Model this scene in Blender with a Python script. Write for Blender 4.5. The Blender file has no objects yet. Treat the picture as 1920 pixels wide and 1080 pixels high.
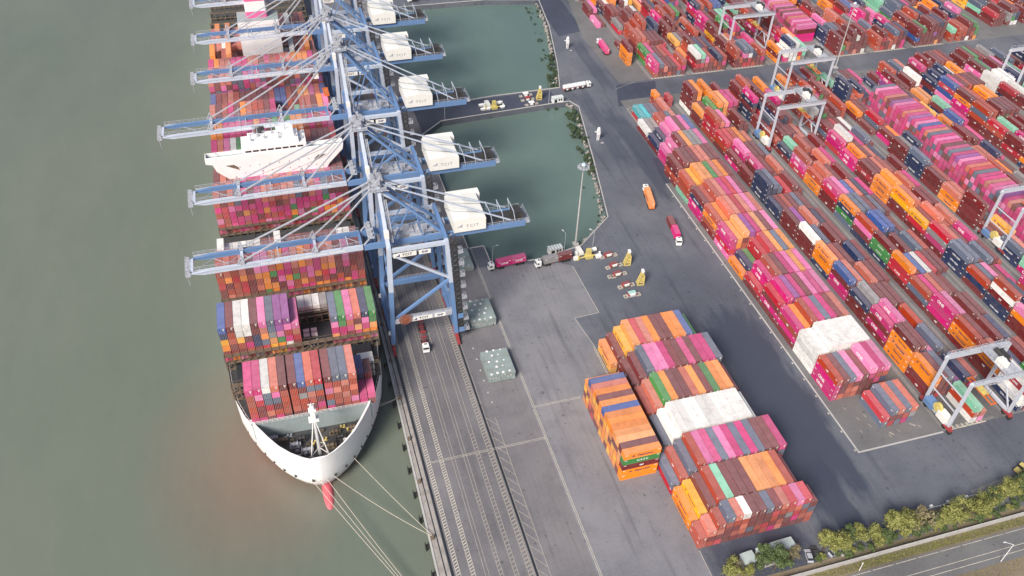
import bpy, bmesh, math, random
import numpy as np
from mathutils import Vector, Matrix

random.seed(7)
SC = bpy.context.scene
COL = SC.collection
R = math.radians

# ------------------------------------------------------------------ camera, sky, sun, exposure
CF, CH, CPI, CRO, CYA = 1620.67, 225.60, 0.736665, 0.0422324, 0.3133817
_fw = Vector((math.sin(CYA) * math.cos(CPI), math.cos(CYA) * math.cos(CPI), -math.sin(CPI)))
_r0 = Vector((math.cos(CYA), -math.sin(CYA), 0))
_u0 = _r0.cross(_fw)
_rt = math.cos(CRO) * _r0 + math.sin(CRO) * _u0
_up = _rt.cross(_fw)
cam_d = bpy.data.cameras.new('camera')
cam = bpy.data.objects.new('camera', cam_d)
COL.objects.link(cam)
m = Matrix((_rt, _up, -_fw)).transposed().to_4x4()
m.translation = (0, 0, CH)
cam.matrix_world = m
cam_d.sensor_width = 36
cam_d.lens = CF / 1920 * 36
cam_d.clip_start = 1
cam_d.clip_end = 8000
SC.camera = cam

W = bpy.data.worlds.new('World')
SC.world = W
W.use_nodes = True
nt = W.node_tree
nt.nodes.clear()
sky = nt.nodes.new('ShaderNodeTexSky')
sky.sky_type = 'NISHITA'
sky.sun_disc = False
SUN_EL, SUN_AZ = R(42), R(-134)          # azimuth from +Y towards +X: the light comes from the river side
sky.sun_elevation = SUN_EL
sky.sun_rotation = SUN_AZ
sky.air_density = 1.0
sky.dust_density = 2.5
sky.ozone_density = 1.0
bg = nt.nodes.new('ShaderNodeBackground')
bg.inputs['Strength'].default_value = 0.078
out = nt.nodes.new('ShaderNodeOutputWorld')
nt.links.new(sky.outputs[0], bg.inputs[0])
nt.links.new(bg.outputs[0], out.inputs[0])
sd = bpy.data.lights.new('sun', 'SUN')
sd.energy = 4.1
sd.angle = R(20)
sd.color = (1.0, 0.93, 0.84)
sun = bpy.data.objects.new('sun', sd)
COL.objects.link(sun)
sdir = Vector((math.sin(SUN_AZ) * math.cos(SUN_EL), math.cos(SUN_AZ) * math.cos(SUN_EL), math.sin(SUN_EL)))
sun.rotation_euler = sdir.to_track_quat('Z', 'Y').to_euler()
sun.location = (0, 0, 400)
SC.view_settings.view_transform = 'Standard'
SC.view_settings.look = 'None'
SC.view_settings.exposure = 0.40
SC.view_settings.gamma = 1
SC.view_settings.use_curve_mapping = False


# ------------------------------------------------------------------ helpers
def lin(r, g, b):
    f = lambda c: (c / 255 / 12.92) if c <= 10 else ((c / 255 + 0.055) / 1.055) ** 2.4
    return (f(r), f(g), f(b), 1.0)


class NT:
    """tiny node helper"""
    def __init__(s, name):
        s.m = bpy.data.materials.new(name)
        s.m.use_nodes = True
        s.t = s.m.node_tree
        s.b = s.t.nodes['Principled BSDF']

    def n(s, typ, **kw):
        x = s.t.nodes.new(typ)
        for k, v in kw.items():
            if k.startswith('i_'):
                x.inputs[k[2:].replace('_', ' ')].default_value = v
            else:
                setattr(x, k, v)
        return x

    def l(s, a, b):
        s.t.links.new(a, b)

    def noise(s, scale, detail=4, rough=0.6, vec=None, sc=None):
        x = s.n('ShaderNodeTexNoise')
        x.inputs['Scale'].default_value = scale
        x.inputs['Detail'].default_value = detail
        x.inputs['Roughness'].default_value = rough
        if vec is not None:
            if sc:
                mp = s.n('ShaderNodeMapping')
                mp.inputs['Scale'].default_value = sc
                s.l(vec, mp.inputs[0])
                vec = mp.outputs[0]
            s.l(vec, x.inputs['Vector'])
        return x.outputs['Fac']

    def ramp(s, fac, stops):
        x = s.n('ShaderNodeValToRGB')
        el = x.color_ramp.elements
        while len(el) < len(stops):
            el.new(0.5)
        for e, (p, c) in zip(el, stops):
            e.position = p
            e.color = c if len(c) == 4 else (*c, 1)
        s.l(fac, x.inputs[0])
        return x.outputs[0]

    def mix(s, fac, a, b, mode='MIX'):
        x = s.n('ShaderNodeMix')
        x.data_type = 'RGBA'
        x.blend_type = mode
        for v, i in ((fac, 0), (a, 6), (b, 7)):
            if isinstance(v, (int, float)):
                x.inputs[i].default_value = v
            elif isinstance(v, tuple):
                x.inputs[i].default_value = v if len(v) == 4 else (*v, 1)
            else:
                s.l(v, x.inputs[i])
        return x.outputs[2]

    def math(s, op, a, b=0.0):
        x = s.n('ShaderNodeMath')
        x.operation = op
        for v, i in ((a, 0), (b, 1)):
            if isinstance(v, (int, float)):
                x.inputs[i].default_value = v
            else:
                s.l(v, x.inputs[i])
        return x.outputs[0]

    def bump(s, h, strength, dist=0.1):
        x = s.n('ShaderNodeBump')
        x.inputs['Strength'].default_value = strength
        x.inputs['Distance'].default_value = dist
        s.l(h, x.inputs['Height'])
        s.l(x.outputs[0], s.b.inputs['Normal'])

    def set(s, col=None, rough=None, metal=None, spec=None):
        if col is not None:
            if isinstance(col, tuple):
                s.b.inputs['Base Color'].default_value = col if len(col) == 4 else (*col, 1)
            else:
                s.l(col, s.b.inputs['Base Color'])
        if rough is not None:
            if isinstance(rough, (int, float)):
                s.b.inputs['Roughness'].default_value = rough
            else:
                s.l(rough, s.b.inputs['Roughness'])
        if metal is not None:
            s.b.inputs['Metallic'].default_value = metal
        if spec is not None:
            s.b.inputs['Specular IOR Level'].default_value = spec
        return s.m

    def pos(s):
        return s.n('ShaderNodeNewGeometry').outputs['Position']

    def objc(s):
        return s.n('ShaderNodeTexCoord').outputs['Object']


def painted(name, col, rough=0.5, wear=0.25, dirt=(0.16, 0.13, 0.11), scale=0.6, streak=True):
    """paint with weathering: blotchy tone, vertical grime streaks, fine bump"""
    k = NT(name)
    p = k.pos()
    n1 = k.noise(scale, 5, 0.65, p)
    n2 = k.noise(2.2, 3, 0.6, p, (1, 1, 0.12) if streak else (1, 1, 1))
    f = k.math('MULTIPLY', k.ramp(n1, [(0.42, (0, 0, 0)), (0.75, (1, 1, 1))]), wear)
    f2 = k.math('MULTIPLY', k.ramp(n2, [(0.5, (0, 0, 0)), (0.8, (1, 1, 1))]), wear)
    c = k.mix(f, col, (*dirt, 1))
    c = k.mix(f2, c, tuple(x * 0.6 for x in col[:3]) + (1,))
    k.set(c, rough)
    k.bump(k.noise(5, 3, 0.6, p), 0.15, 0.02)
    return k.m


M = {}
M['crane_blue'] = painted('crane_blue', (0.125, 0.235, 0.45, 1), 0.42, 0.28, (0.22, 0.26, 0.34), 0.4)
M['crane_pale'] = painted('crane_pale', (0.50, 0.56, 0.67, 1), 0.45, 0.28, (0.30, 0.32, 0.38), 0.4)  # lit tone of the crane paint, brightness put into the colour
M['crane_grey'] = painted('crane_grey', (0.42, 0.44, 0.50, 1), 0.5, 0.45, (0.17, 0.15, 0.14), 0.8)
M['house_white'] = painted('house_white', (0.80, 0.79, 0.75, 1), 0.5, 0.16, (0.5, 0.47, 0.42), 0.25)
M['rtg_white'] = painted('rtg_white', (0.52, 0.55, 0.62, 1), 0.45, 0.25, (0.34, 0.33, 0.33), 0.4)
M['red_steel'] = painted('red_steel', (0.36, 0.045, 0.05, 1), 0.5, 0.35, (0.1, 0.07, 0.06), 1.2)
M['orange_steel'] = painted('orange_steel', (0.65, 0.16, 0.04, 1), 0.5, 0.3, (0.16, 0.09, 0.06), 1.2)
M['rust_red'] = painted('rust_red', (0.24, 0.07, 0.075, 1), 0.7, 0.5, (0.16, 0.11, 0.09), 0.9)
M['reel_rust'] = painted('reel_rust', (0.34, 0.10, 0.045, 1), 0.6, 0.4, (0.14, 0.08, 0.06), 1)
M['pad_tan'] = painted('pad_tan', (0.46, 0.42, 0.37, 1), 0.7, 0.5, (0.2, 0.16, 0.13), 1.2)
M['yellow_steel'] = painted('yellow_steel', (0.62, 0.50, 0.16, 1), 0.5, 0.3, (0.3, 0.26, 0.18), 1.2)
M['dark_steel'] = painted('dark_steel', (0.035, 0.036, 0.04, 1), 0.6, 0.5, (0.09, 0.07, 0.055), 0.8)
M['rust_steel'] = painted('rust_steel', (0.16, 0.12, 0.085, 1), 0.75, 0.6, (0.07, 0.05, 0.035), 0.5)
M['white_paint'] = painted('white_paint', (0.80, 0.80, 0.80, 1), 0.45, 0.1, (0.5, 0.45, 0.4), 0.4)
M['ship_white'] = painted('ship_white', (0.84, 0.84, 0.85, 1), 0.4, 0.2, (0.52, 0.44, 0.38), 0.2)
M['boot_red'] = painted('boot_red', (0.62, 0.11, 0.14, 1), 0.5, 0.35, (0.5, 0.25, 0.24), 0.4)
M['deck_green'] = painted('deck_green', (0.30, 0.36, 0.37, 1), 0.6, 0.3, (0.16, 0.16, 0.15), 0.3)
M['deck_dark'] = painted('deck_dark', (0.045, 0.052, 0.058, 1), 0.6, 0.5, (0.11, 0.085, 0.06), 0.5)
M['funnel_pink'] = painted('funnel_pink', (0.72, 0.13, 0.33, 1), 0.45, 0.15, (0.4, 0.2, 0.25), 0.5)
M['glass'] = NT('glass').set((0.02, 0.025, 0.03, 1), 0.12)
M['rubber'] = painted('rubber', (0.018, 0.018, 0.02, 1), 0.85, 0.3, (0.05, 0.045, 0.04), 1)
M['concrete'] = painted('concrete', (0.36, 0.33, 0.31, 1), 0.85, 0.6, (0.12, 0.105, 0.095), 0.35, False)
M['pale_concrete'] = painted('pale_concrete', (0.46, 0.45, 0.44, 1), 0.85, 0.45, (0.25, 0.24, 0.23), 0.35, False)
M['line_white'] = painted('line_white', (0.58, 0.54, 0.45, 1), 0.7, 0.7, (0.20, 0.19, 0.20), 0.7, False)
M['line_dull'] = painted('line_dull', (0.42, 0.38, 0.315, 1), 0.75, 0.7, (0.17, 0.16, 0.16), 0.7, False)
M['text_dark'] = NT('text_dark').set((0.035, 0.035, 0.05, 1), 0.5)
M['text_grey'] = NT('text_grey').set((0.30, 0.30, 0.31, 1), 0.5)
M['text_navy'] = NT('text_navy').set((0.03, 0.03, 0.14, 1), 0.5)
M['text_white'] = NT('text_white').set((0.80, 0.80, 0.80, 1), 0.5)
M['rope'] = painted('rope', (0.55, 0.50, 0.42, 1), 0.8, 0.3, (0.25, 0.2, 0.16), 1)
M['roof_metal'] = painted('roof_metal', (0.42, 0.50, 0.50, 1), 0.45, 0.3, (0.28, 0.28, 0.26), 0.3)
M['grey_door'] = painted('grey_door', (0.45, 0.45, 0.46, 1), 0.5, 0.3, (0.2, 0.18, 0.16), 1)
M['lamp_glass'] = NT('lamp_glass').set((0.55, 0.65, 0.75, 1), 0.2)
M['teal_sheet'] = painted('teal_sheet', (0.35, 0.60, 0.55, 1), 0.5, 0.2, (0.3, 0.35, 0.33), 1)
M['hatch_grey'] = painted('hatch_grey', (0.26, 0.32, 0.32, 1), 0.6, 0.5, (0.16, 0.14, 0.11), 0.35, False)
M['hatch_black'] = painted('hatch_black', (0.022, 0.028, 0.036, 1), 0.45, 0.3, (0.07, 0.06, 0.055), 0.3, False)
M['bark'] = painted('bark', (0.10, 0.075, 0.055, 1), 0.9, 0.5, (0.05, 0.04, 0.03), 3)


def mk_asphalt(name, c1, c2, c3, tread=True, slab=None, rough=0.75, bands=()):
    """pavement: broad tone patches, mottling, stains, tyre streaks along the quay"""
    k = NT(name)
    p = k.pos()
    big = k.noise(0.018, 4, 0.55, p)
    mid = k.noise(0.12, 6, 0.65, p)
    fine = k.noise(1.3, 5, 0.7, p)
    c = k.ramp(big, [(0.36, c1), (0.50, c2), (0.66, c3)])
    c = k.mix(k.ramp(mid, [(0.46, (0, 0, 0)), (0.72, (0.55, 0.55, 0.55))]), c, tuple(x * 0.62 for x in c2[:3]))
    c = k.mix(k.ramp(fine, [(0.35, (0.0, 0.0, 0.0)), (0.75, (0.30, 0.30, 0.30))]), c, tuple(min(1, x * 1.35) for x in c3[:3]))
    if tread:
        st = k.noise(0.35, 4, 0.55, p, (1.0, 0.05, 1))
        c = k.mix(k.ramp(st, [(0.56, (0, 0, 0)), (0.72, (0.5, 0.5, 0.5))]), c, tuple(x * 0.55 for x in c1[:3]))
    if tread:
        wv = k.n('ShaderNodeTexWave')
        wv.inputs['Scale'].default_value = 0.16
        wv.inputs['Distortion'].default_value = 9.0
        wv.inputs['Detail'].default_value = 3.0
        wv.inputs['Detail Scale'].default_value = 0.35
        mpw = k.n('ShaderNodeMapping')
        mpw.inputs['Scale'].default_value = (1.0, 0.10, 1)
        mpw.inputs['Rotation'].default_value = (0, 0, 0.12)
        k.l(p, mpw.inputs[0])
        k.l(mpw.outputs[0], wv.inputs['Vector'])
        gate = k.ramp(k.noise(0.03, 3, 0.5, p), [(0.48, (0, 0, 0)), (0.68, (0.16, 0.16, 0.16))])
        c = k.mix(k.math('MULTIPLY', k.ramp(wv.outputs['Fac'], [(0.72, (0, 0, 0)), (0.86, (1, 1, 1))]), gate), c, tuple(x * 0.5 for x in c1[:3]))
    spot = k.noise(0.55, 2, 0.5, p)
    c = k.mix(k.ramp(spot, [(0.66, (0, 0, 0)), (0.73, (0.6, 0.6, 0.6))]), c, tuple(x * 0.4 for x in c1[:3]))
    for (bx, by, hx, hy, amt) in bands:       # ragged dark wet stretches; beside the front block, also its shadow painted in
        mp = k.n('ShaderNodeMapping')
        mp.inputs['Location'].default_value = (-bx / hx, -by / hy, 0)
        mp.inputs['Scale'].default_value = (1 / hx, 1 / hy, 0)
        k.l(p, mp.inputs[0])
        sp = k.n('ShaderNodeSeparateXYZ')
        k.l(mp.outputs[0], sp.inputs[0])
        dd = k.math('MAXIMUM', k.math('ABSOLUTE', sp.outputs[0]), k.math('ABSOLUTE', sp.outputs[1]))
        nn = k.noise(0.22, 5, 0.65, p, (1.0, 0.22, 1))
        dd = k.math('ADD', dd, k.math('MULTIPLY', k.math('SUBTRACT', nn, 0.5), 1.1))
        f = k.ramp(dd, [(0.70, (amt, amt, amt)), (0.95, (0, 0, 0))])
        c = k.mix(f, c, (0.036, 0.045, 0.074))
    k.set(c, rough)
    k.bump(fine, 0.25, 0.02)
    return k.m


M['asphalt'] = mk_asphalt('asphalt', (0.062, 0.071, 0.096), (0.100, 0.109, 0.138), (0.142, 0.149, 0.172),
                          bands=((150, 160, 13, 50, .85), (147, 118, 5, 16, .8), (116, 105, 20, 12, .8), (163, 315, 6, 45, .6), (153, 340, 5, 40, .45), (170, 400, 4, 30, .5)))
M['asphalt_dark'] = mk_asphalt('asphalt_dark', (0.030, 0.037, 0.062), (0.045, 0.053, 0.085), (0.066, 0.074, 0.105))
M['apron'] = mk_asphalt('apron', (0.124, 0.128, 0.152), (0.174, 0.175, 0.199), (0.224, 0.220, 0.238))
M['lanes'] = mk_asphalt('lanes', (0.104, 0.101, 0.114), (0.155, 0.149, 0.163), (0.208, 0.197, 0.208))
M['yard_slab'] = mk_asphalt('yard_slab', (0.10, 0.10, 0.105), (0.135, 0.135, 0.140), (0.18, 0.175, 0.178), False)
M['runway'] = mk_asphalt('runway', (0.15, 0.147, 0.148), (0.205, 0.20, 0.20), (0.26, 0.25, 0.25), False)
M['earth'] = mk_asphalt('earth', (0.09, 0.08, 0.05), (0.16, 0.13, 0.09), (0.24, 0.19, 0.14), False, rough=0.95)


def mk_water(name, stops, rough=0.16, murk=None):
    k = NT(name)
    p = k.pos()
    big = k.noise(0.006, 3, 0.5, p, (1.0, 0.55, 1))
    c = k.ramp(big, stops)
    if murk:
        # sediment stirred up alongside and ahead of the hull: a plume in the water itself
        g = k.n('ShaderNodeMapping')
        g.inputs['Location'].default_value = (24 / 36, -182 / 50, 0)
        g.inputs['Scale'].default_value = (1 / 36, 1 / 50, 0)
        k.l(p, g.inputs[0])
        ln = k.n('ShaderNodeVectorMath')
        ln.operation = 'LENGTH'
        k.l(g.outputs[0], ln.inputs[0])
        d = k.math('ADD', ln.outputs['Value'], k.math('MULTIPLY', k.math('SUBTRACT', k.noise(0.010, 3, 0.5, p), 0.5), 0.8))
        c = k.mix(k.ramp(d, [(0.05, (0.8, 0.8, 0.8)), (1.3, (0, 0, 0))]), c, murk)
    silt = k.noise(0.05, 6, 0.7, p, (1.0, 0.35, 1))
    c = k.mix(k.ramp(silt, [(0.40, (0, 0, 0)), (0.75, (0.16, 0.16, 0.16))]), c, tuple(min(1, x * 1.35) for x in stops[-1][1]))
    c = k.mix(k.ramp(k.noise(0.16, 5, 0.7, p, (1.0, 0.3, 1)), [(0.45, (0, 0, 0)), (0.8, (0.16, 0.16, 0.16))]), c, tuple(x * 0.62 for x in stops[0][1]))
    k.set(c, rough)
    k.b.inputs['IOR'].default_value = 1.33
    k.b.inputs['Specular IOR Level'].default_value = 0.5
    w1 = k.noise(0.5, 4, 0.6, p, (1, 0.7, 1))
    w2 = k.noise(2.0, 3, 0.6, p)
    k.bump(k.math('ADD', w1, k.math('MULTIPLY', w2, 0.35)), 0.3, 0.14)
    return k.m


M['river'] = mk_water('river', [(0.32, (0.120, 0.150, 0.120)), (0.5, (0.145, 0.168, 0.136)), (0.70, (0.168, 0.182, 0.150))],
                      0.22, (0.205, 0.128, 0.100))
M['pond'] = mk_water('pond', [(0.35, (0.098, 0.155, 0.142)), (0.6, (0.128, 0.182, 0.165))], 0.16)


def leaf_mat(name, a, b):
    k = NT(name)
    oi = k.n('ShaderNodeObjectInfo')
    g = k.n('ShaderNodeNewGeometry')
    f = k.noise(0.9, 3, 0.6, k.pos())
    c = k.mix(k.ramp(f, [(0.35, (0, 0, 0)), (0.65, (1, 1, 1))]), a, b)
    c = k.mix(k.math('MULTIPLY', g.outputs['Random Per Island'], 0.55), c, tuple(x * 1.5 for x in b[:3]))
    k.set(c, 0.65)
    k.b.inputs['Transmission Weight'].default_value = 0.0
    return k.m


M['leaf_olive'] = leaf_mat('leaf_olive', (0.095, 0.11, 0.022), (0.21, 0.21, 0.055))
M['leaf_green'] = leaf_mat('leaf_green', (0.035, 0.060, 0.018), (0.075, 0.105, 0.030))
M['leaf_dry'] = leaf_mat('leaf_dry', (0.11, 0.10, 0.05), (0.19, 0.16, 0.085))
M['leaf_mangrove'] = leaf_mat('leaf_mangrove', (0.020, 0.040, 0.017), (0.045, 0.075, 0.030))

# ------------------------------------------------------------------ container paint
PAL = {  # side paint in sRGB, everyday name
    'm': ((206, 26, 118), 'magenta'), 'p': ((226, 118, 172), 'pale pink'), 'r': ((116, 36, 38), 'maroon'),
    'b': ((172, 68, 46), 'brick red'), 'o': ((240, 136, 20), 'orange'), 'y': ((244, 172, 20), 'amber yellow'),
    'n': ((32, 48, 86), 'navy blue'), 's': ((92, 104, 126), 'steel blue'), 'g': ((140, 138, 140), 'grey'),
    'w': ((232, 231, 228), 'white'), 'G': ((58, 136, 66), 'green'), 't': ((136, 204, 174), 'mint green'),
    'c': ((190, 26, 48), 'crimson'), 'l': ((206, 112, 92), 'salmon'), 'u': ((58, 92, 160), 'bright blue'),
    'v': ((150, 70, 150), 'violet'), 'T': ((70, 190, 200), 'turquoise'), 'k': ((240, 154, 80), 'tan'),
}
PALL = {k: lin(*v[0]) for k, v in PAL.items()}


def container_mat(name, per_object, end=False):
    k = NT(name)
    if per_object:
        oi = k.n('ShaderNodeObjectInfo')
        col, rnd = oi.outputs['Color'], oi.outputs['Random']
    else:
        at = k.n('ShaderNodeAttribute')
        at.attribute_name = 'paint'
        col, rnd = at.outputs['Color'], at.outputs['Alpha']
    p = k.pos()
    g = k.n('ShaderNodeNewGeometry')
    sp = k.n('ShaderNodeSeparateXYZ')
    k.l(g.outputs['True Normal'], sp.inputs[0])
    up = k.math('GREATER_THAN', sp.outputs[2], 0.6)
    # slight tone difference from box to box
    hs = k.n('ShaderNodeHueSaturation')
    k.l(col, hs.inputs['Color'])
    k.l(k.math('ADD', 0.78, k.math('MULTIPLY', rnd, 0.36)), hs.inputs['Value'])
    k.l(k.math('ADD', 0.92, k.math('MULTIPLY', k.math('FRACT', k.math('MULTIPLY', rnd, 7.3)), 0.16)), hs.inputs['Saturation'])
    c = hs.outputs[0]
    n1 = k.noise(0.5, 5, 0.65, p)
    n2 = k.noise(1.6, 4, 0.7, p)
    # roofs are sun-bleached and dusty, with pale sky reflection painted in as well
    fade = k.math('MULTIPLY', up, k.math('ADD', 0.04, k.math('MULTIPLY', n1, 0.28)))
    c = k.mix(fade, c, (0.55, 0.48, 0.50, 1))
    rust = k.math('MULTIPLY', k.ramp(n2, [(0.60, (0, 0, 0)), (0.74, (1, 1, 1))]), k.math('MULTIPLY', k.math('GREATER_THAN', rnd, 0.25), 0.45))
    c = k.mix(rust, c, (0.11, 0.06, 0.045, 1))
    c = k.mix(k.math('MULTIPLY', k.ramp(n1, [(0.3, (1, 1, 1)), (0.55, (0, 0, 0))]), 0.32), c, (0.16, 0.12, 0.11, 1))
    if end:
        uv = k.n('ShaderNodeUVMap')
        wv = k.n('ShaderNodeTexWave')
        wv.inputs['Scale'].default_value = 0.62
        wv.inputs['Distortion'].default_value = 0
        k.l(uv.outputs[0], wv.inputs['Vector'])
        c = k.mix(k.math('MULTIPLY', k.ramp(wv.outputs['Fac'], [(0.80, (0, 0, 0)), (0.93, (1, 1, 1))]), 0.55), c, (0.5, 0.46, 0.45, 1))
    elif not per_object:
        uv = k.n('ShaderNodeUVMap')
        wv = k.n('ShaderNodeTexWave')
        wv.inputs['Scale'].default_value = 0.9
        k.l(uv.outputs[0], wv.inputs['Vector'])
        k.bump(wv.outputs['Fac'], 0.5, 0.05)
    k.set(c, 0.48)
    return k.m


M['container'] = container_mat('container_paint', True)
M['stack_side'] = container_mat('stack_side_paint', False)
M['stack_end'] = container_mat('stack_end_paint', False, True)
M['bars'] = painted('lock_bars', (0.42, 0.38, 0.37, 1), 0.45, 0.3, (0.2, 0.12, 0.1), 2)


class MB:
    """collects simple shapes into one mesh"""
    def __init__(s):
        s.v, s.f, s.mi = [], [], []

    def add(s, vs, fs, mi=0):
        o = len(s.v)
        s.v.extend([tuple(v) for v in vs])
        for f in fs:
            s.f.append(tuple(i + o for i in f))
            s.mi.append(mi)
        return s

    def box(s, x0, y0, z0, x1, y1, z1, mi=0):
        v = [(x0, y0, z0), (x1, y0, z0), (x1, y1, z0), (x0, y1, z0), (x0, y0, z1), (x1, y0, z1), (x1, y1, z1), (x0, y1, z1)]
        return s.add(v, [(0, 3, 2, 1), (4, 5, 6, 7), (0, 1, 5, 4), (1, 2, 6, 5), (2, 3, 7, 6), (3, 0, 4, 7)], mi)

    def cbox(s, cx, cy, cz, sx, sy, sz, mi=0):
        return s.box(cx - sx / 2, cy - sy / 2, cz - sz / 2, cx + sx / 2, cy + sy / 2, cz + sz / 2, mi)

    def bar(s, a, b, w, h=None, w2=None, h2=None, up=(0, 0, 1), mi=0):
        """rectangular bar from a to b, w across, h in the plane with 'up'; tapers to w2,h2"""
        h = w if h is None else h
        w2 = w if w2 is None else w2
        h2 = h if h2 is None else h2
        a, b = Vector(a), Vector(b)
        d = (b - a).normalized()
        u = Vector(up)
        if abs(d.dot(u)) > 0.98:
            u = Vector((0, 1, 0))
        sd = d.cross(u).normalized()
        un = sd.cross(d).normalized()
        vs = []
        for p, ww, hh in ((a, w, h), (b, w2, h2)):
            for i, j in ((-1, -1), (1, -1), (1, 1), (-1, 1)):
                vs.append(p + sd * (i * ww / 2) + un * (j * hh / 2))
        return s.add(vs, [(0, 1, 2, 3), (7, 6, 5, 4), (0, 4, 5, 1), (1, 5, 6, 2), (2, 6, 7, 3), (3, 7, 4, 0)], mi)

    def tube(s, a, b, r, r2=None, n=8, mi=0, cap=True):
        r2 = r if r2 is None else r2
        a, b = Vector(a), Vector(b)
        d = (b - a).normalized()
        u = Vector((0, 0, 1)) if abs(d.z) < 0.9 else Vector((1, 0, 0))
        x = d.cross(u).normalized()
        y = x.cross(d)
        vs = []
        for p, rr in ((a, r), (b, r2)):
            for i in range(n):
                t = 2 * math.pi * i / n
                vs.append(p + x * (rr * math.cos(t)) + y * (rr * math.sin(t)))
        fs = [(i, (i + 1) % n, n + (i + 1) % n, n + i) for i in range(n)]
        if cap:
            fs += [tuple(range(n - 1, -1, -1)), tuple(range(n, 2 * n))]
        return s.add(vs, fs, mi)

    def path(s, pts, r, n=6, mi=0):
        for a, b in zip(pts, pts[1:]):
            s.tube(a, b, r, n=n, mi=mi)
        return s

    def prism(s, poly, z0, z1, mi=0):
        n = len(poly)
        vs = [(x, y, z0) for x, y in poly] + [(x, y, z1) for x, y in poly]
        fs = [tuple(range(n - 1, -1, -1)), tuple(range(n, 2 * n))] + [(i, (i + 1) % n, n + (i + 1) % n, n + i) for i in range(n)]
        return s.add(vs, fs, mi)

    def prism_y(s, poly, y0, y1, mi=0):
        """polygon in the x-z plane pushed along y"""
        n = len(poly)
        vs = [(x, y0, z) for x, z in poly] + [(x, y1, z) for x, z in poly]
        fs = [tuple(range(n)), tuple(range(2 * n - 1, n - 1, -1))] + [(i, n + i, n + (i + 1) % n, (i + 1) % n) for i in range(n)]
        return s.add(vs, fs, mi)

    def mesh(s, name, mats, fix=True):
        me = bpy.data.meshes.new(name)
        me.from_pydata(s.v, [], s.f)
        for mt in mats if isinstance(mats, (list, tuple)) else [mats]:
            me.materials.append(M[mt] if isinstance(mt, str) else mt)
        if any(s.mi):
            me.polygons.foreach_set('material_index', s.mi)
        if fix:
            bm = bmesh.new()
            bm.from_mesh(me)
            bmesh.ops.recalc_face_normals(bm, faces=bm.faces)
            bm.to_mesh(me)
            bm.free()
        me.update()
        return me

    def build(s, name, mats, parent=None, loc=(0, 0, 0), rz=0.0):
        return link(name, s.mesh(name, mats), parent, loc, rz)


def link(name, data, parent=None, loc=(0, 0, 0), rz=0.0):
    o = bpy.data.objects.new(name, data)
    COL.objects.link(o)
    o.location = loc
    o.rotation_euler = (0, 0, rz)
    if parent is not None:
        o.parent = parent
    return o


def tag(o, label=None, cat=None, group=None, kind=None):
    if label:
        o['label'] = label
    if cat:
        o['category'] = cat
    if group:
        o['group'] = group
    if kind:
        o['kind'] = kind
    return o


def thing(name, label, cat, loc=(0, 0, 0), rz=0.0, group=None):
    return tag(link(name, None, None, loc, rz), label, cat, group)


def dup(root, loc=None, rz=None, label=None):
    """copy a thing with its parts and sub-parts"""
    r = root.copy()
    COL.objects.link(r)
    if loc is not None:
        r.location = loc
    if rz is not None:
        r.rotation_euler = (0, 0, rz)
    if label:
        r['label'] = label
    for ch in root.children:
        c = ch.copy()
        COL.objects.link(c)
        c.parent = r
        for g in ch.children:
            d = g.copy()
            COL.objects.link(d)
            d.parent = c
    return r


_TXT = {}


def text_mesh(body, size, mat, bold=0.02, space=1.0, extrude=0.012):
    """lettering as a mesh in the x-y plane, centred on the origin"""
    key = (body, size, mat, bold, space, extrude)
    if key in _TXT:
        return _TXT[key]
    cu = bpy.data.curves.new('lettering', 'FONT')
    cu.body = body
    cu.size = size
    cu.align_x = 'CENTER'
    cu.align_y = 'CENTER'
    cu.offset = bold * size
    cu.space_character = space
    cu.resolution_u = 2
    cu.extrude = extrude
    t = bpy.data.objects.new('lettering', cu)
    COL.objects.link(t)
    dg = bpy.context.evaluated_depsgraph_get()
    me = bpy.data.meshes.new_from_object(t.evaluated_get(dg))
    bpy.data.objects.remove(t)
    bpy.data.curves.remove(cu)
    me.name = 'lettering'
    me.materials.clear()
    me.materials.append(M[mat])
    _TXT[key] = me
    return me


def put_text(name, me, parent, origin, xdir, ydir):
    """lettering at origin with its reading direction xdir and letter-top direction ydir"""
    o = bpy.data.objects.new(name, me)
    COL.objects.link(o)
    x, y = Vector(xdir).normalized(), Vector(ydir).normalized()
    z = x.cross(y)
    mm = Matrix((x, y, z)).transposed().to_4x4()
    mm.translation = origin
    o.parent = parent
    o.matrix_local = mm
    return o


def flat(name, poly, z, mat, depth=0.0, kind='structure'):
    """a sheet (or slab with the given depth) of ground"""
    mb = MB()
    if depth:
        mb.prism(poly, z - depth, z)
    else:
        mb.add([(x, y, z) for x, y in poly], [tuple(range(len(poly)))])
    o = mb.build(name, mat)
    # concave outlines are triangulated here so that no face folds over
    bm = bmesh.new()
    bm.from_mesh(o.data)
    bmesh.ops.triangulate(bm, faces=[f for f in bm.faces if len(f.verts) > 4])
    bmesh.ops.recalc_face_normals(bm, faces=bm.faces)
    bm.to_mesh(o.data)
    bm.free()
    if depth == 0.0:
        for p in o.data.polygons:
            if p.normal.z < 0:
                o.data.flip_normals()
            break
    return tag(o, kind=kind)

# ------------------------------------------------------------------ the setting
def qx(y):
    """quay edge"""
    return float(np.interp(y, [-60, 125, 214, 340, 900], [19.6, 22.2, 23.4, 24.4, 24.6]))


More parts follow.
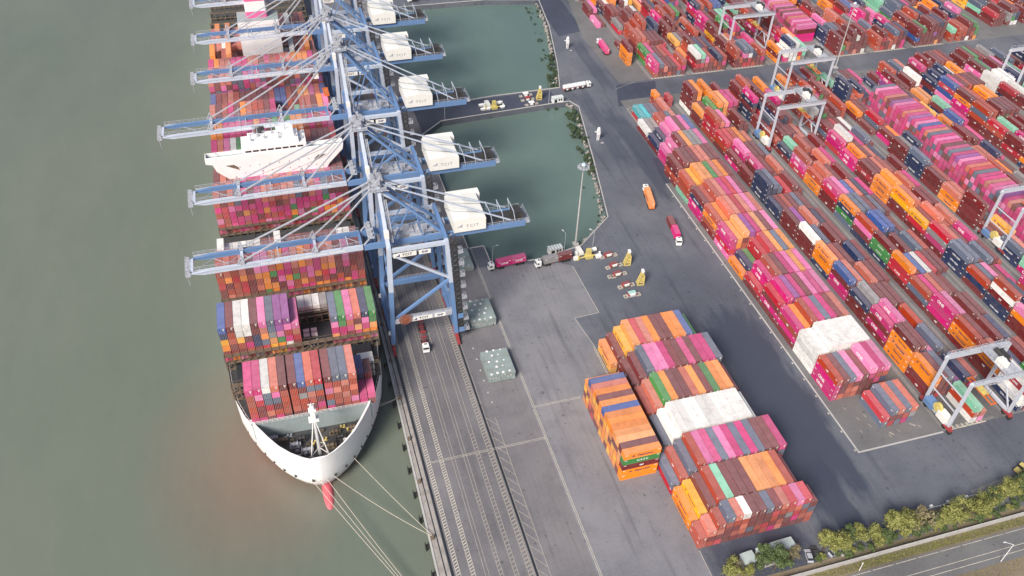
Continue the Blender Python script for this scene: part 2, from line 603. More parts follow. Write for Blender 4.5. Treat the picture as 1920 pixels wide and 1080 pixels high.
river = flat('river', [(-1500, -300), (45, -300), (45, 2600), (-1500, 2600)], -3.0, 'river')
pondw = flat('basin_water', [(55, 235), (182, 235), (182, 560), (55, 560)], -3.0, 'pond')
flat('quay_deck', [(qx(-60), -60), (66, -60), (66, 900), (qx(900), 900), (qx(340), 340), (qx(214), 214), (qx(125), 125)], 0.0, 'lanes', 1.5)
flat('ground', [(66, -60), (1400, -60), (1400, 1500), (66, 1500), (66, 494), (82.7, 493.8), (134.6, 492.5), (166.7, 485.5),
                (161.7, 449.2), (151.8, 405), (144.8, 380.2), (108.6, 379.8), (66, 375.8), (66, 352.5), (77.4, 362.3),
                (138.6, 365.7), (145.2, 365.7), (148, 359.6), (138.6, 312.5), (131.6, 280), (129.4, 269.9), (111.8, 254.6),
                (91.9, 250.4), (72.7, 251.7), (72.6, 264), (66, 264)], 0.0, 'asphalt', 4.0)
flat('apron', [(66.02, -60), (97.6, -60), (97.6, 115), (96.9, 199), (94.8, 214.7), (104.7, 215.2), (104.0, 243.5), (98, 247), (73.2, 251.2), (66.02, 251.4)], 0.004, 'apron')
flat('jetty_road', [(66.02, 376), (108, 378.5), (139, 379), (139, 366.5), (78, 363), (66.02, 353.5)], 0.004, 'asphalt_dark')
flat('asphalt_patch', [(163.2, 287), (170.6, 288), (170.2, 307), (166, 307)], 0.012, 'asphalt_dark')
flat('asphalt_patch', [(168.0, 355), (190, 355), (197, 375.5), (174.7, 375.7)], 0.012, 'asphalt_dark')
flat('asphalt_patch', [(163, 436), (180, 440), (180, 540), (166, 540)], 0.004, 'asphalt_dark')
# yard pavement: slabs on a kerb
flat('yard_pavement', [(164.2, 132.2), (900, 132.2), (900, 286.5), (164.2, 286.5)], 0.10, 'yard_slab', 0.3)
flat('yard_pavement', [(170.8, 286.502), (900, 286.502), (900, 360.2), (170.8, 360.2)], 0.10, 'yard_slab', 0.3)
flat('yard_pavement', [(177.0, 377.2), (900, 377.2), (900, 900), (192, 900), (184, 480), (176, 431)], 0.10, 'yard_slab', 0.3)
mb = MB()
mb.box(163.7, 131.7, 0.0, 164.198, 286.5, 0.14).box(164.2, 131.7, 0.0, 196.5, 132.198, 0.14)
tag(mb.build('yard_kerb', 'pale_concrete'), kind='structure')

# quay-edge trim: cope beam and the crane rails in their slots
mb = MB()
ys = [-60, 125, 214, 340, 900]
for a, b in zip(ys, ys[1:]):
    mb.add([(qx(a) - .25, a, .002), (qx(a) + .35, a, .002), (qx(b) + .35, b, .002), (qx(b) - .25, b, .002),
            (qx(a) - .25, a, .22), (qx(a) + .35, a, .22), (qx(b) + .35, b, .22), (qx(b) - .25, b, .22)],
           [(0, 1, 2, 3), (7, 6, 5, 4), (0, 4, 5, 1), (2, 6, 7, 3), (0, 3, 7, 4), (1, 5, 6, 2)])
tag(mb.build('quay_edge', 'pale_concrete'), kind='structure')
for x, w in ((24.55, 0.35), (26.35, 0.75), (49.55, 0.62)):
    mb = MB()
    mb.add([(x - w / 2, -60, .006), (x + w / 2, -60, .006), (x + w / 2, 700, .006), (x - w / 2, 700, .006)], [(0, 1, 2, 3)])
    if w > .6:
        mb.box(x - .06, -60, .01, x + .06, 700, .10)
    tag(mb.build('rail_slot', 'hatch_black'), kind='structure')
flat('quay_cope', [(qx(-60) + .36, -60), (25.8, -60), (25.8, 340), (qx(340) + .36, 340), (qx(214) + .36, 214), (qx(125) + .36, 125)], 0.004, 'concrete')


def strip(mb, x0, y0, x1, y1, w, z=0.009):
    d = Vector((x1 - x0, y1 - y0, 0)).normalized()
    n = Vector((-d.y, d.x, 0)) * (w / 2)
    mb.add([(x0 - n.x, y0 - n.y, z), (x1 - n.x, y1 - n.y, z), (x1 + n.x, y1 + n.y, z), (x0 + n.x, y0 + n.y, z)], [(0, 1, 2, 3)])


mb = MB()
mb2 = MB()
Y0, Y1 = -40, 340
for x0, x1, st, dirn in ((27.3, 28.5, 1.0, 1), (31.4, 32.6, 1.0, 1), (47.2, 48.6, 1.3, 1)):
    t = mb if x0 < 47 else mb2
    for x in (x0, x1):
        strip(t, x, Y0, x, Y1, 0.14)
    y = Y0
    while y < Y1:
        strip(t, x0 + .08, y, x1 - .08, y + 0.55 * dirn, 0.30)
        y += st
for x in (35.3, 36.3, 39.2, 40.2, 43.3, 44.5):
    strip(mb2, x, Y0, x, Y1, 0.14)
for x0, x1, ya, yb in ((43.36, 44.44, Y0, 172), (39.26, 40.14, Y0, 150)):
    y = ya
    while y < yb:
        strip(mb2, x0, y, x1, y + .4, 0.2)
        y += 1.4
# diagonal hatching landward of the rail
strip(mb2, 53.2, Y0, 53.2, 176.5, 0.16)
y = Y0
while y < 174:
    strip(mb2, 50.4, y + 3.6, 53.1, y, 0.16)
    y += 4.1
for x in (48.95, 50.15):
    strip(mb2, x, Y0, x, Y1, 0.10)
tag(mb.build('quay_marking', 'line_white'), kind='structure')
tag(mb2.build('quay_marking', 'line_dull'), kind='structure')
mb = MB()
for x in (66.75, 67.25):
    strip(mb, x, Y0, x, 264, 0.16)
for y, xa, xb in ((177.2, 67.3, 84.0), (177.75, 67.3, 84.0), (163.8, 28.6, 66.7), (164.35, 28.6, 66.7)):
    strip(mb, xa, y, xb, y, 0.14)
strip(mb, 96.95, 142, 96.9, 199, 0.18)
strip(mb, 96.4, 142, 96.35, 199, 0.12)
strip(mb, 96.9, 199, 94.8, 214.7, 0.18)
strip(mb, 94.8, 214.7, 104.7, 215.2, 0.18)
strip(mb, 104.7, 215.2, 104.0, 243.0, 0.18)
strip(mb, 97.7, 60, 97.7, 113, 0.16, 0.011)
strip(mb, 171.5, 352, 188.5, 353.5, 0.2, 0.108)
strip(mb, 171.3, 290, 171.3, 352, 0.2, 0.108)
strip(mb, 173, 372, 196, 381, 0.12, 0.016)
for yy in range(290, 352, 6):
    strip(mb, 172.6, yy, 173.4, yy, 0.5, 0.108)
for yy in range(133, 285, 8):
    strip(mb, 162.9, yy, 163.4, yy, 0.7)
tag(mb.build('yard_marking', 'line_white'), kind='structure')
# worn stencils on the slab by the first yard row
mb = MB()
for x, y in ((169.5, 150), (171.5, 145), (169.5, 140), (174.5, 145.5), (173.8, 141.3), (182, 137), (178, 135.8), (190, 136.8)):
    strip(mb, x, y, x + .25, y - 1.3, 0.25, 0.106)
strip(mb, 178.6, 136.6, 179.6, 135.2, 0.5, 0.106)
strip(mb, 187.5, 138, 189, 136.6, 0.5, 0.106)
tag(mb.build('yard_marking', 'line_dull'), kind='structure')

# basin rims
RIM = [[(66, 264), (72.6, 264), (72.7, 251.7), (91.9, 250.4), (111.8, 254.6), (129.4, 269.9), (131.6, 280), (138.6, 312.5), (148, 359.6), (145.2, 365.7),
        (138.6, 365.7), (77.4, 362.3), (66, 352.5), (66, 264)],
       [(66, 375.8), (108.6, 379.8), (144.8, 380.2), (151.8, 405), (161.7, 449.2), (166.7, 485.5), (134.6, 492.5), (82.7, 493.8), (66, 494)]]
for rr in RIM:
    mb = MB()
    for a, b in zip(rr, rr[1:]):
        mb.bar((*a, 0.16), (*b, 0.16), 0.45, 0.3)
    tag(mb.build('basin_rim', 'pale_concrete'), kind='structure')

# road beyond the boundary wall
flat('verge', [(97.7, 60), (1000, 60), (1000, 100.5), (97.7, 100.5)], 0.012, 'earth')
flat('road', [(97.7, 85.9), (1000, 85.9), (1000, 94.4), (97.7, 94.4)], 0.02, 'yard_slab')
mb = MB()
for y in (87.75, 89.55):
    strip(mb, 97.7, y, 1000, y, 0.16, 0.026)
x = 97.7
while x < 400:
    strip(mb, x, 93.8, x + 7.0, 93.8, 0.16, 0.026)
    x += 7.7
tag(mb.build('road_marking', 'line_white'), kind='structure')

# ------------------------------------------------------------------ container ship
SHIP_O = Vector((-5.0, 163.6, -3.0))
SHIP_A = -0.0166
ship = thing('container_ship', 'huge white-hulled container ship moored along the quay under the blue cranes', 'ship', SHIP_O, SHIP_A)
# local frame: x across, y aft from the stem, z up from the water
HY = [0, .6, 2, 4.5, 8, 12, 17, 23, 30, 38, 48, 60, 80, 300, 330, 345, 352]
HW = [0.3, 2.7, 5.3, 8.5, 11.8, 14.5, 17.5, 20.3, 22.7, 24.2, 25.0, 25.3, 25.45, 25.45, 25.2, 24.4, 23.6]


def hull_rows():
    """half-breadths at a ladder of heights: flare forward, boot-topping tucked in below"""
    rows = []
    for z, dy, fac, p in ((-2.5, 8.0, 0.60, 1.5), (0.2, 5.0, 0.74, 1.35), (2.0, 1.6, 0.93, 1.18), (5.0, 0.2, 0.99, 1.02), (9.0, 0.0, 0.995, 1.0), (14.0, 0.0, 1.0, 1.0), (17.0, 0.2, 1.0, 1.0)):
        row = []
        for y, w in zip(HY, HW):
            t = min(1.0, y / 60.0)
            f = fac + (1 - fac) * (t ** 0.7)
            yy = y + dy * (1 - min(1.0, y / 70.0))
            row.append((w * f if y > 0 else w, yy, z))
        rows.append(row)
    return rows


rows = hull_rows()
rows[-1] = [(w, y, 17.0 if y < 20 else 15.2) for (w, y, z) in rows[-1]]
mb = MB()
n = len(HY)
vs = []
for row in rows:
    for (w, y, z) in row:
        vs.append((-w, y, z))
    for (w, y, z) in reversed(row):
        vs.append((w, y, z))
N2 = 2 * n
fs, mi = [], []
for k in range(len(rows) - 1):
    for i in range(N2):
        j = (i + 1) % N2
        fs.append((k * N2 + i, k * N2 + j, (k + 1) * N2 + j, (k + 1) * N2 + i))
        mi.append(1 if k < 2 else 0)
mb.v, mb.f, mb.mi = vs, fs, mi
# bulbous bow
hull = mb.build('hull', ['ship_white', 'boot_red'], ship)
for p in hull.data.polygons:
    p.use_smooth = True
mb = MB()
rings, seg = 9, 14
for i in range(rings + 1):
    t = i / rings
    y = -8.0 + 18 * t
    r = 1.9 * math.sqrt(max(0.0, 1 - (1 - min(1, t * 2.2)) ** 2)) if t < .45 else 1.9
    for j in range(seg):
        a = 2 * math.pi * j / seg
        mb.v.append((1.0 + r * 1.02 * math.cos(a), y, -1.0 + r * 1.1 * math.sin(a)))
for i in range(rings):
    for j in range(seg):
        mb.f.append((i * seg + j, i * seg + (j + 1) % seg, (i + 1) * seg + (j + 1) % seg, (i + 1) * seg + j))
        mb.mi.append(0)
bulb = mb.build('bulbous_bow', 'boot_red', ship)
for p in bulb.data.polygons:
    p.use_smooth = True


def outline(inset, y0, y1, steps=26):
    ys = [y0 + (y1 - y0) * (i / steps) ** 1.35 for i in range(steps + 1)]
    L = []
    for y in ys:
        w = float(np.interp(y, HY, HW)) - inset
        L.append((max(0.05, w), y))
    return [(-w, y) for w, y in reversed(L)] + [(w, y) for w, y in L]


mb = MB()
mb.add([(x, y, 9.4) for x, y in outline(0.35, 0.9, 19.5)], [tuple(range(54))])
mb.build('mooring_deck', 'deck_dark', ship)
mb = MB()
mb.add([(x, y, 14.4) for x, y in outline(0.3, 19.2, 350)], [tuple(range(54))])
mb.build('main_deck', 'deck_dark', ship)
# bulwark lip round the bow
mb = MB()
o1, o2 = outline(-0.02, 0.0, 20), outline(0.7, 0.9, 20)
k = len(o1)
mb.v = [(x, y, 17.05) for x, y in o1] + [(x, y, 17.05) for x, y in o2]
mb.f = [(i, i + 1, k + i + 1, k + i) for i in range(k - 1)]
mb.mi = [0] * len(mb.f)
mb.v += [(x, y, 9.4) for x, y in o2]
mb.f += [(k + i, k + i + 1, 2 * k + i + 1, 2 * k + i) for i in range(k - 1)]
mb.mi = [0] * len(mb.f)
mb.build('bulwark', 'ship_white', ship)
# breakwater wall in front of the first stack
mb = MB()
mb.box(-18.3, 18.2, 9.4, 18.3, 18.7, 16.2).box(-18.6, 18.1, 16.202, 18.6, 18.9, 16.45)
mb.build('breakwater', 'deck_green', ship)
mb = MB()
for x in np.arange(-18, 18.1, 1.5):
    mb.box(x - .05, 18.2, 16.45, x + .05, 18.3, 17.6)
mb.box(-18.2, 18.2, 17.5, 18.2, 18.3, 17.6).box(-18.2, 18.2, 17.0, 18.2, 18.28, 17.06)
mb.build('railing', 'white_paint', ship)
# fairleads along the flare: dark openings with a lip
for i, (s, yy, zz) in enumerate([(1, 1.4, 6.4), (-1, .6, 6.6), (1, 4.0, 6.2), (1, 7.0, 6.0), (1, 10.5, 6.0), (1, 14, 6.2), (1, 18, 6.2), (1, 23, 6.0), (-1, 4, 6.2), (-1, 7.2, 6.0), (-1, 11, 6.0), (-1, 15, 6.0), (-1, 20, 6.0), (-1, 25, 6)]):
    w = float(np.interp(yy, HY, HW)) * 0.975
    mb = MB()
    mb.cbox(s * (w + .05), yy, zz, 0.7, 0.9, 0.6)
    mb.build('fairlead', 'dark_steel', ship)
# foremast
fm = MB()
fm.tube((0.5, 8.0, 9.4), (0.5, 8.0, 30.0), 0.6, 0.38, 10)
mast = fm.build('foremast', 'white_paint', ship)
for s in (-1, 1):
    mb = MB()
    mb.tube((0.5 + s * 3.0, 5.0, 9.4), (0.5 + s * .3, 7.8, 25.6), 0.22, 0.16, 6)
    mb.tube((0.5 + s * 2.2, 5.7, 12.2), (0.5, 8.0, 12.6), 0.12, n=5)
    mb.build('brace', 'white_paint', ship)
mb = MB()
mb.cbox(0.5, 8.0, 26.0, 3.0, 2.4, 0.25).cbox(0.5, 8.0, 30.2, 2.2, 1.8, 0.5).cbox(0.5, 7.6, 28.0, 1.4, 1.1, 1.8).tube((0.5, 8, 30.4), (0.5, 8, 34.0), 0.16, n=6)
mb.cbox(0.5, 8, 32.8, 2.0, .2, .2).cbox(0.5, 8.0, 31.4, 1.2, .9, 1.0)
mb.build('mast_platform', 'white_paint', ship)
mb = MB()
mb.cbox(0.5, 8.0, 34.2, 0.6, 0.6, 0.8)
mb.build('mast_lantern', 'red_steel', ship)
for s in (-1, 1):
    mb = MB()
    mb.tube((.5, 8, 30), (s * 7 + .5, 17.8, 16.0), 0.05, n=4)
    mb.build('guy_wire', 'crane_grey', ship)
mb = MB()
mb.cbox(0.8, 4.4, 10.6, 2.2, 2.0, 2.4)
mb.build('mast_house', 'deck_dark', ship)
# mooring winches, bollards and vents on the sunken deck
for wx, wy, ww in ((-3.4, 9.5, 2.6), (3.6, 9.5, 2.6), (-6.8, 12.4, 2.2), (7.0, 12.2, 2.2), (-10.6, 15.0, 2.0), (11.2, 15.0, 2.0), (-4.6, 14.4, 2.2), (5.6, 14.6, 2.2), (-13.2, 16.6, 1.6), (13.8, 16.4, 1.6)):
    mb = MB()
    mb.cbox(wx, wy, 9.75, ww + .8, 1.5, 0.5)
    mb.tube((wx - ww / 2, wy, 10.8), (wx + ww / 2, wy, 10.8), 0.6, n=12)
    for e in (-1, 0, 1):
        mb.tube((wx + e * ww / 2 - .08, wy, 10.8), (wx + e * ww / 2 + .08, wy, 10.8), 0.95, n=12)
    mb.cbox(wx + ww / 2 + .5, wy, 10.4, .7, 1.0, 1.1)
    mb.build('mooring_winch', random.choice(['rust_steel', 'crane_grey', 'dark_steel']), ship)
for bx, by in ((-1.6, 3.6), (3.2, 3.4), (-4.6, 5.8), (5.2, 5.6), (-8.2, 9.0), (8.6, 8.8), (-11.5, 12), (12, 12), (-14.8, 15.4), (15.2, 15.2), (-1, 12.5), (2.4, 12.8), (0.2, 16), (8.5, 16.5), (-8, 16.8)):
    mb = MB()
    for e in (-.5, .5):
        mb.tube((bx + e, by, 9.4), (bx + e, by, 10.3), 0.24, n=8)
        mb.tube((bx + e, by, 10.3), (bx + e, by, 10.45), 0.32, n=8)
    mb.cbox(bx, by, 9.5, 1.7, .6, .2)
    mb.build('mooring_bitts', random.choice(['yellow_steel', 'rust_steel', 'white_paint', 'crane_grey']), ship)
rq = random.Random(8)
for i in range(34):
    yy = rq.uniform(3.5, 17.2)
    xx = rq.uniform(-.86, .86) * (float(np.interp(yy, HY, HW)) - 1.6)
    mb = MB()
    kd = i % 4
    if kd == 0:
        mb.tube((xx, yy, 9.4), (xx, yy, 10.4), .3, n=8).tube((xx, yy, 10.4), (xx + .3, yy - .2, 10.9), .42, .34, 8)
        mb.build('vent_post', 'yellow_steel' if i % 8 else 'crane_grey', ship)
    elif kd == 1:
        mb.cbox(xx, yy, 9.9, rq.uniform(.6, 1.5), rq.uniform(.5, 1.1), 1.0)
        mb.build('deck_locker', rq.choice(['crane_grey', 'white_paint', 'dark_steel']), ship)
    elif kd == 2:
        mb.bar((xx, yy, 9.55), (xx + rq.uniform(-2.4, 2.4), yy + rq.uniform(-1.5, 1.5), 9.6), .22)
        mb.build('deck_pipe', rq.choice(['rope', 'rust_steel', 'crane_grey']), ship)
    else:
        for q in (-.35, 0, .35):
            mb.tube((xx + q - .1, yy, 9.95), (xx + q + .1, yy, 9.95), .5, n=10)
        mb.cbox(xx, yy, 9.5, 1.3, .5, .2)
        mb.build('roller', rq.choice(['crane_grey', 'white_paint', 'rust_steel']), ship)
for cx, cy, rr in ((-2.4, 6.6, .8), (2.8, 6.4, .9), (1.2, 11.2, .8)):
    mb = MB()
    for i in range(14):
        a, b = 2 * math.pi * i / 14, 2 * math.pi * (i + 1) / 14
        mb.tube((cx + rr * math.cos(a), cy + rr * math.sin(a), 9.6), (cx + rr * math.cos(b), cy + rr * math.sin(b), 9.6), .14, n=5)
    mb.build('rope_coil', 'rope', ship)

# cargo bays: front edge (y aft of stem), lowest column, columns, base height
BAY1Y = 18.9
HB = 16.8             # top of the hatch covers above the water
BAYS = [BAY1Y + 13.65 * i for i in range(24)]


def bridge_mesh():
    mb = MB()
    top, y0, y1 = 6.2, 0.0, 1.5
    for i in range(21):
        x = -25.0 + 2.5 * i
        for y in (y0, y1):
            mb.box(x - .16, y - .12, 0, x + .16, y + .12, top)
        mb.box(x - .1, y0, top - .25, x + .1, y1, top)
        if i < 20:
            for z in (1.0, 3.6):
                if i % 2 == 0:
                    mb.bar((x, y0, z), (x + 2.5, y0, z + 2.4), .14)
    for z in (0.2, 3.2, top):
        mb.box(-25.2, y0 - .1, z - .12, 25.2, y1 + .1, z)
    for y in (y0 - .1, y1 + .1):
        mb.box(-25.2, y - .04, top + 1.0, 25.2, y + .04, top + 1.1)
        for i in range(21):
            mb.box(-25 + 2.5 * i - .04, y - .04, top, -25 + 2.5 * i + .04, y + .04, top + 1.05)
    return mb.mesh('lashing_bridge', ['rust_steel'])


BRM = bridge_mesh()
for i, by in enumerate(BAYS):
    if by > 318:
        continue
    if i > 0 and abs(by + 12.7 - 134) > 9 and not (250 < by < 262):
        o = link('lashing_bridge', BRM, ship, (0, by + 12.25 + .05, 14.4))
        o2 = link('lashing_bridge', BRM, ship, (0, by - 1.55, 14.4)) if i in (3, 6) else None
o = link('lashing_bridge', BRM, ship, (0, BAY1Y + 12.4, 14.4))
o.scale = (0.93, 1, 1)
# hatch covers in the bays (seen where nothing is stowed)
for i, by in enumerate(BAYS):
    if by > 318:
        continue
    wid = float(np.interp(by, HY, HW)) - 1.2
    cuts = np.linspace(-wid, wid, 5)
    for a, b in zip(cuts, cuts[1:]):
        mb = MB()
        mb.box(a + .12, by + .15, 14.402, b - .12, by + 12.05, HB - .05)
        mb.build('hatch_cover', 'hatch_black' if i in (1, 2, 3) else 'deck_dark', ship)
# lashing pads on the bare covers amidships of the second stack
for x in (-1.4, 1.0, -2.0, 1.6, -.8, 2.4):
    for y in (1.0, 3.4):
        mb = MB()
        mb.tube((x * 1.6 + 1, BAYS[2] + y + .3 * x, HB - .048), (x * 1.6 + 1, BAYS[2] + y + .3 * x, HB + .02), .32, n=10)
        mb.build('lashing_socket', 'white_paint', ship)
# white store house on the starboard side of the forward deck
mb = MB()
mb.box(16.6, BAY1Y + 12.6, 14.402, 21.6, BAY1Y + 17.0, 21.5)
mb.build('deck_store', 'house_white', ship)
mb = MB()
for s in (-1, 1):
    for y in np.arange(20, 62, 2.0):
        w = float(np.interp(y, HY, HW)) - .5
        mb.box(s * w - .05, y - .05, 14.4, s * w + .05, y + .05, 15.6)
    for y in np.arange(20, 60, 2.0):
        a, b = float(np.interp(y, HY, HW)) - .5, float(np.interp(y + 2, HY, HW)) - .5
        mb.bar((s * a, y, 15.55), (s * b, y + 2, 15.55), .07)
mb.build('deck_railing', 'white_paint', ship)

# bridge house: a wedge that spreads out to the wings
BH = 132.5
_before = set(ship.children)
mb = MB()
prof = [(-12.6, 14.4), (15.0, 14.4), (15.4, 26.0), (20.0, 34.0), (25.8, 39.9), (26.2, 42.2), (-26.2, 42.2), (-26.2, 40.0), (-23.8, 39.4), (-22.8, 36.2), (-18.0, 31.5), (-13.4, 26.0)]
mb.prism_y(prof, BH, BH + 1.0)
mb.box(-11, BH + 1.002, 14.4, 11, BH + 11.0, 42.0)
front = mb.build('bridge_front', 'ship_white', ship)
mb = MB()
for xa, xb in ((-26.2, -11.002), (11.002, 26.2)):
    MB().box(xa, BH + 1.002, 40.0, xb, BH + 4.6, 40.4).build('wing_deck', 'deck_green', ship)
for s in (-1, 1):
    mb = MB()
    mb.box(min(s * 11.0, s * 26.2), BH + 4.6, 40.4, max(s * 11, s * 26.2), BH + 4.85, 41.9)
    mb.box(min(s * 25.9, s * 26.2), BH + 1.01, 40.4, max(s * 25.9, s * 26.2), BH + 4.6, 42.1)
    mb.box(min(s * 22.4, s * 22.6), BH + 1.01, 41.9, max(s * 22.4, s * 22.6), BH + 4.6, 42.1)
    mb.build('wing_bulwark', 'ship_white', ship)
    mb = MB()
    cx, cz = s * 17.2, 37.6
    mb.prism_y([(cx + s * 2.0, cz + .9), (cx - s * 1.2, cz + .9), (cx - s * 2.6, cz - .4), (cx - s * 3.0, cz - 1.7), (cx - s * .6, cz - .5)], BH - .06, BH - .002)
    mb.build('wing_opening', 'rust_steel', ship)
mb = MB()
mb.box(-12.2, BH + .4, 42.202, 12.2, BH + 10, 45.4)
wh = mb.build('wheelhouse', 'ship_white', ship)
for i in range(8):
    mb = MB()
    x = -10.9 + i * 2.8
    mb.box(x, BH + .32, 43.3, x + 2.2, BH + .398, 44.3)
    mb.build('window', 'glass', ship)
for zz, xs in ((37.2, np.linspace(-14, 16, 9)), (34.2, np.linspace(-12.5, 15, 9)), (31.0, np.linspace(-11, 14, 9))):
    for x in xs:
        mb = MB()
        mb.box(x - .15, BH - .05, zz - .2, x + .15, BH - .002, zz + .2)
        mb.build('porthole', 'glass', ship)
mb = MB()
mb.box(-9.5, BH + 1.2, 45.402, 9.5, BH + 9, 48.0)
mb.box(1.5, BH + 4, 48.002, 8.0, BH + 9, 50.6)
mb.build('upper_deckhouse', 'ship_white', ship)
for x, y, h in ((-8, 3, 2.5), (-5.5, 6, 4), (-3, 4, 3), (0, 7, 6.5), (2.4, 3, 2.0), (5, 6, 3), (8.4, 3, 2.2), (-7, 8, 3.4), (10.8, 4, 2.4), (11.4, 8, 1.8)):
    mb = MB()
    z0 = 48.0 if abs(x) < 9.4 else 45.4
    mb.tube((x, BH + y, z0), (x, BH + y, z0 + h + 2), .16, n=6)
    mb.cbox(x, BH + y, z0 + h + 1.5, 1.6, .25, .2)
    mb.cbox(x, BH + y, z0 + .5, .9, .9, 1.0)
    mb.build('radar_mast', 'crane_grey', ship)
mb = MB()
mb.tube((-4.5, BH + 9.5, 42), (-4.5, BH + 9.5, 51.5), 1.9, 1.7, 14)
mb.build('exhaust_stack', 'dark_steel', ship)
for s in (-1, 1):
    mb = MB()
    mb.prism([(s * 13.4, BH + 3), (s * 15.4, BH + 2.2), (s * 15.6, BH + 9.2), (s * 13.4, BH + 9.2)][::s], 29.2, 31.4)
    mb.box(min(s * 13.2, s * 15.8), BH + 2.4, 31.402, max(s * 13.2, s * 15.8), BH + 9, 32.3)
    mb.build('lifeboat', 'orange_steel', ship)
for o in ship.children:
    if o in _before:
        continue
    nmn = o.name.split('.')[0]
    if nmn in ('wheelhouse', 'window', 'upper_deckhouse', 'radar_mast', 'exhaust_stack'):
        o.scale = (1, 1, .70)
        o.location.z = 42.2 * .30 - 2.3
    else:
        o.location.z = -2.3
# engine casing and funnel far aft
EB = 241.5
mb = MB()
mb.box(-9.4, EB, 14.4, 9.6, EB + 12, 43.0)
mb.build('engine_casing', 'ship_white', ship)
mb = MB()
mb.box(-9.4, EB + .3, 43.002, 9.6, EB + 11.8, 43.06)
mb.build('casing_roof', 'deck_green', ship)
for a, b, mt in ((43.08, 46.2, 'funnel_pink'), (46.2, 51.2, 'white_paint'), (51.2, 54.0, 'funnel_pink')):
    mb = MB()
    mb.prism([(-4.4, EB + 4), (4.4, EB + 4), (5.0, EB + 5), (5.0, EB + 15), (-5.0, EB + 15), (-5.0, EB + 5)], a + .002, b)
    mb.build('funnel_band', mt, ship)
for x in (-3, -1, 1.2, 3.2):
    mb = MB()
    mb.tube((x, EB + 8, 54), (x, EB + 8.4, 57), .7, .65, 10)
    mb.build('exhaust_pipe', 'deck_dark', ship)

# ------------------------------------------------------------------ ship-to-shore cranes
def railing(mb, x0, x1, y, z, step=1.8, h=1.15):
    n = max(1, int(round((x1 - x0) / step)))
    for i in range(n + 1):
        x = x0 + (x1 - x0) * i / n
        mb.box(x - .05, y - .05, z, x + .05, y + .05, z + h)
    mb.box(x0, y - .05, z + h - .05, x1, y + .05, z + h + .05)
    mb.box(x0, y - .035, z + h * .5 - .03, x1, y + .035, z + h * .5 + .03)


def railing_y(mb, y0, y1, x, z, step=1.6, h=1.1):
    n = max(1, int(round((y1 - y0) / step)))
    for i in range(n + 1):
        y = y0 + (y1 - y0) * i / n
        mb.box(x - .05, y - .05, z, x + .05, y + .05, z + h)
    mb.box(x - .05, y0, z + h - .05, x + .05, y1, z + h + .05)


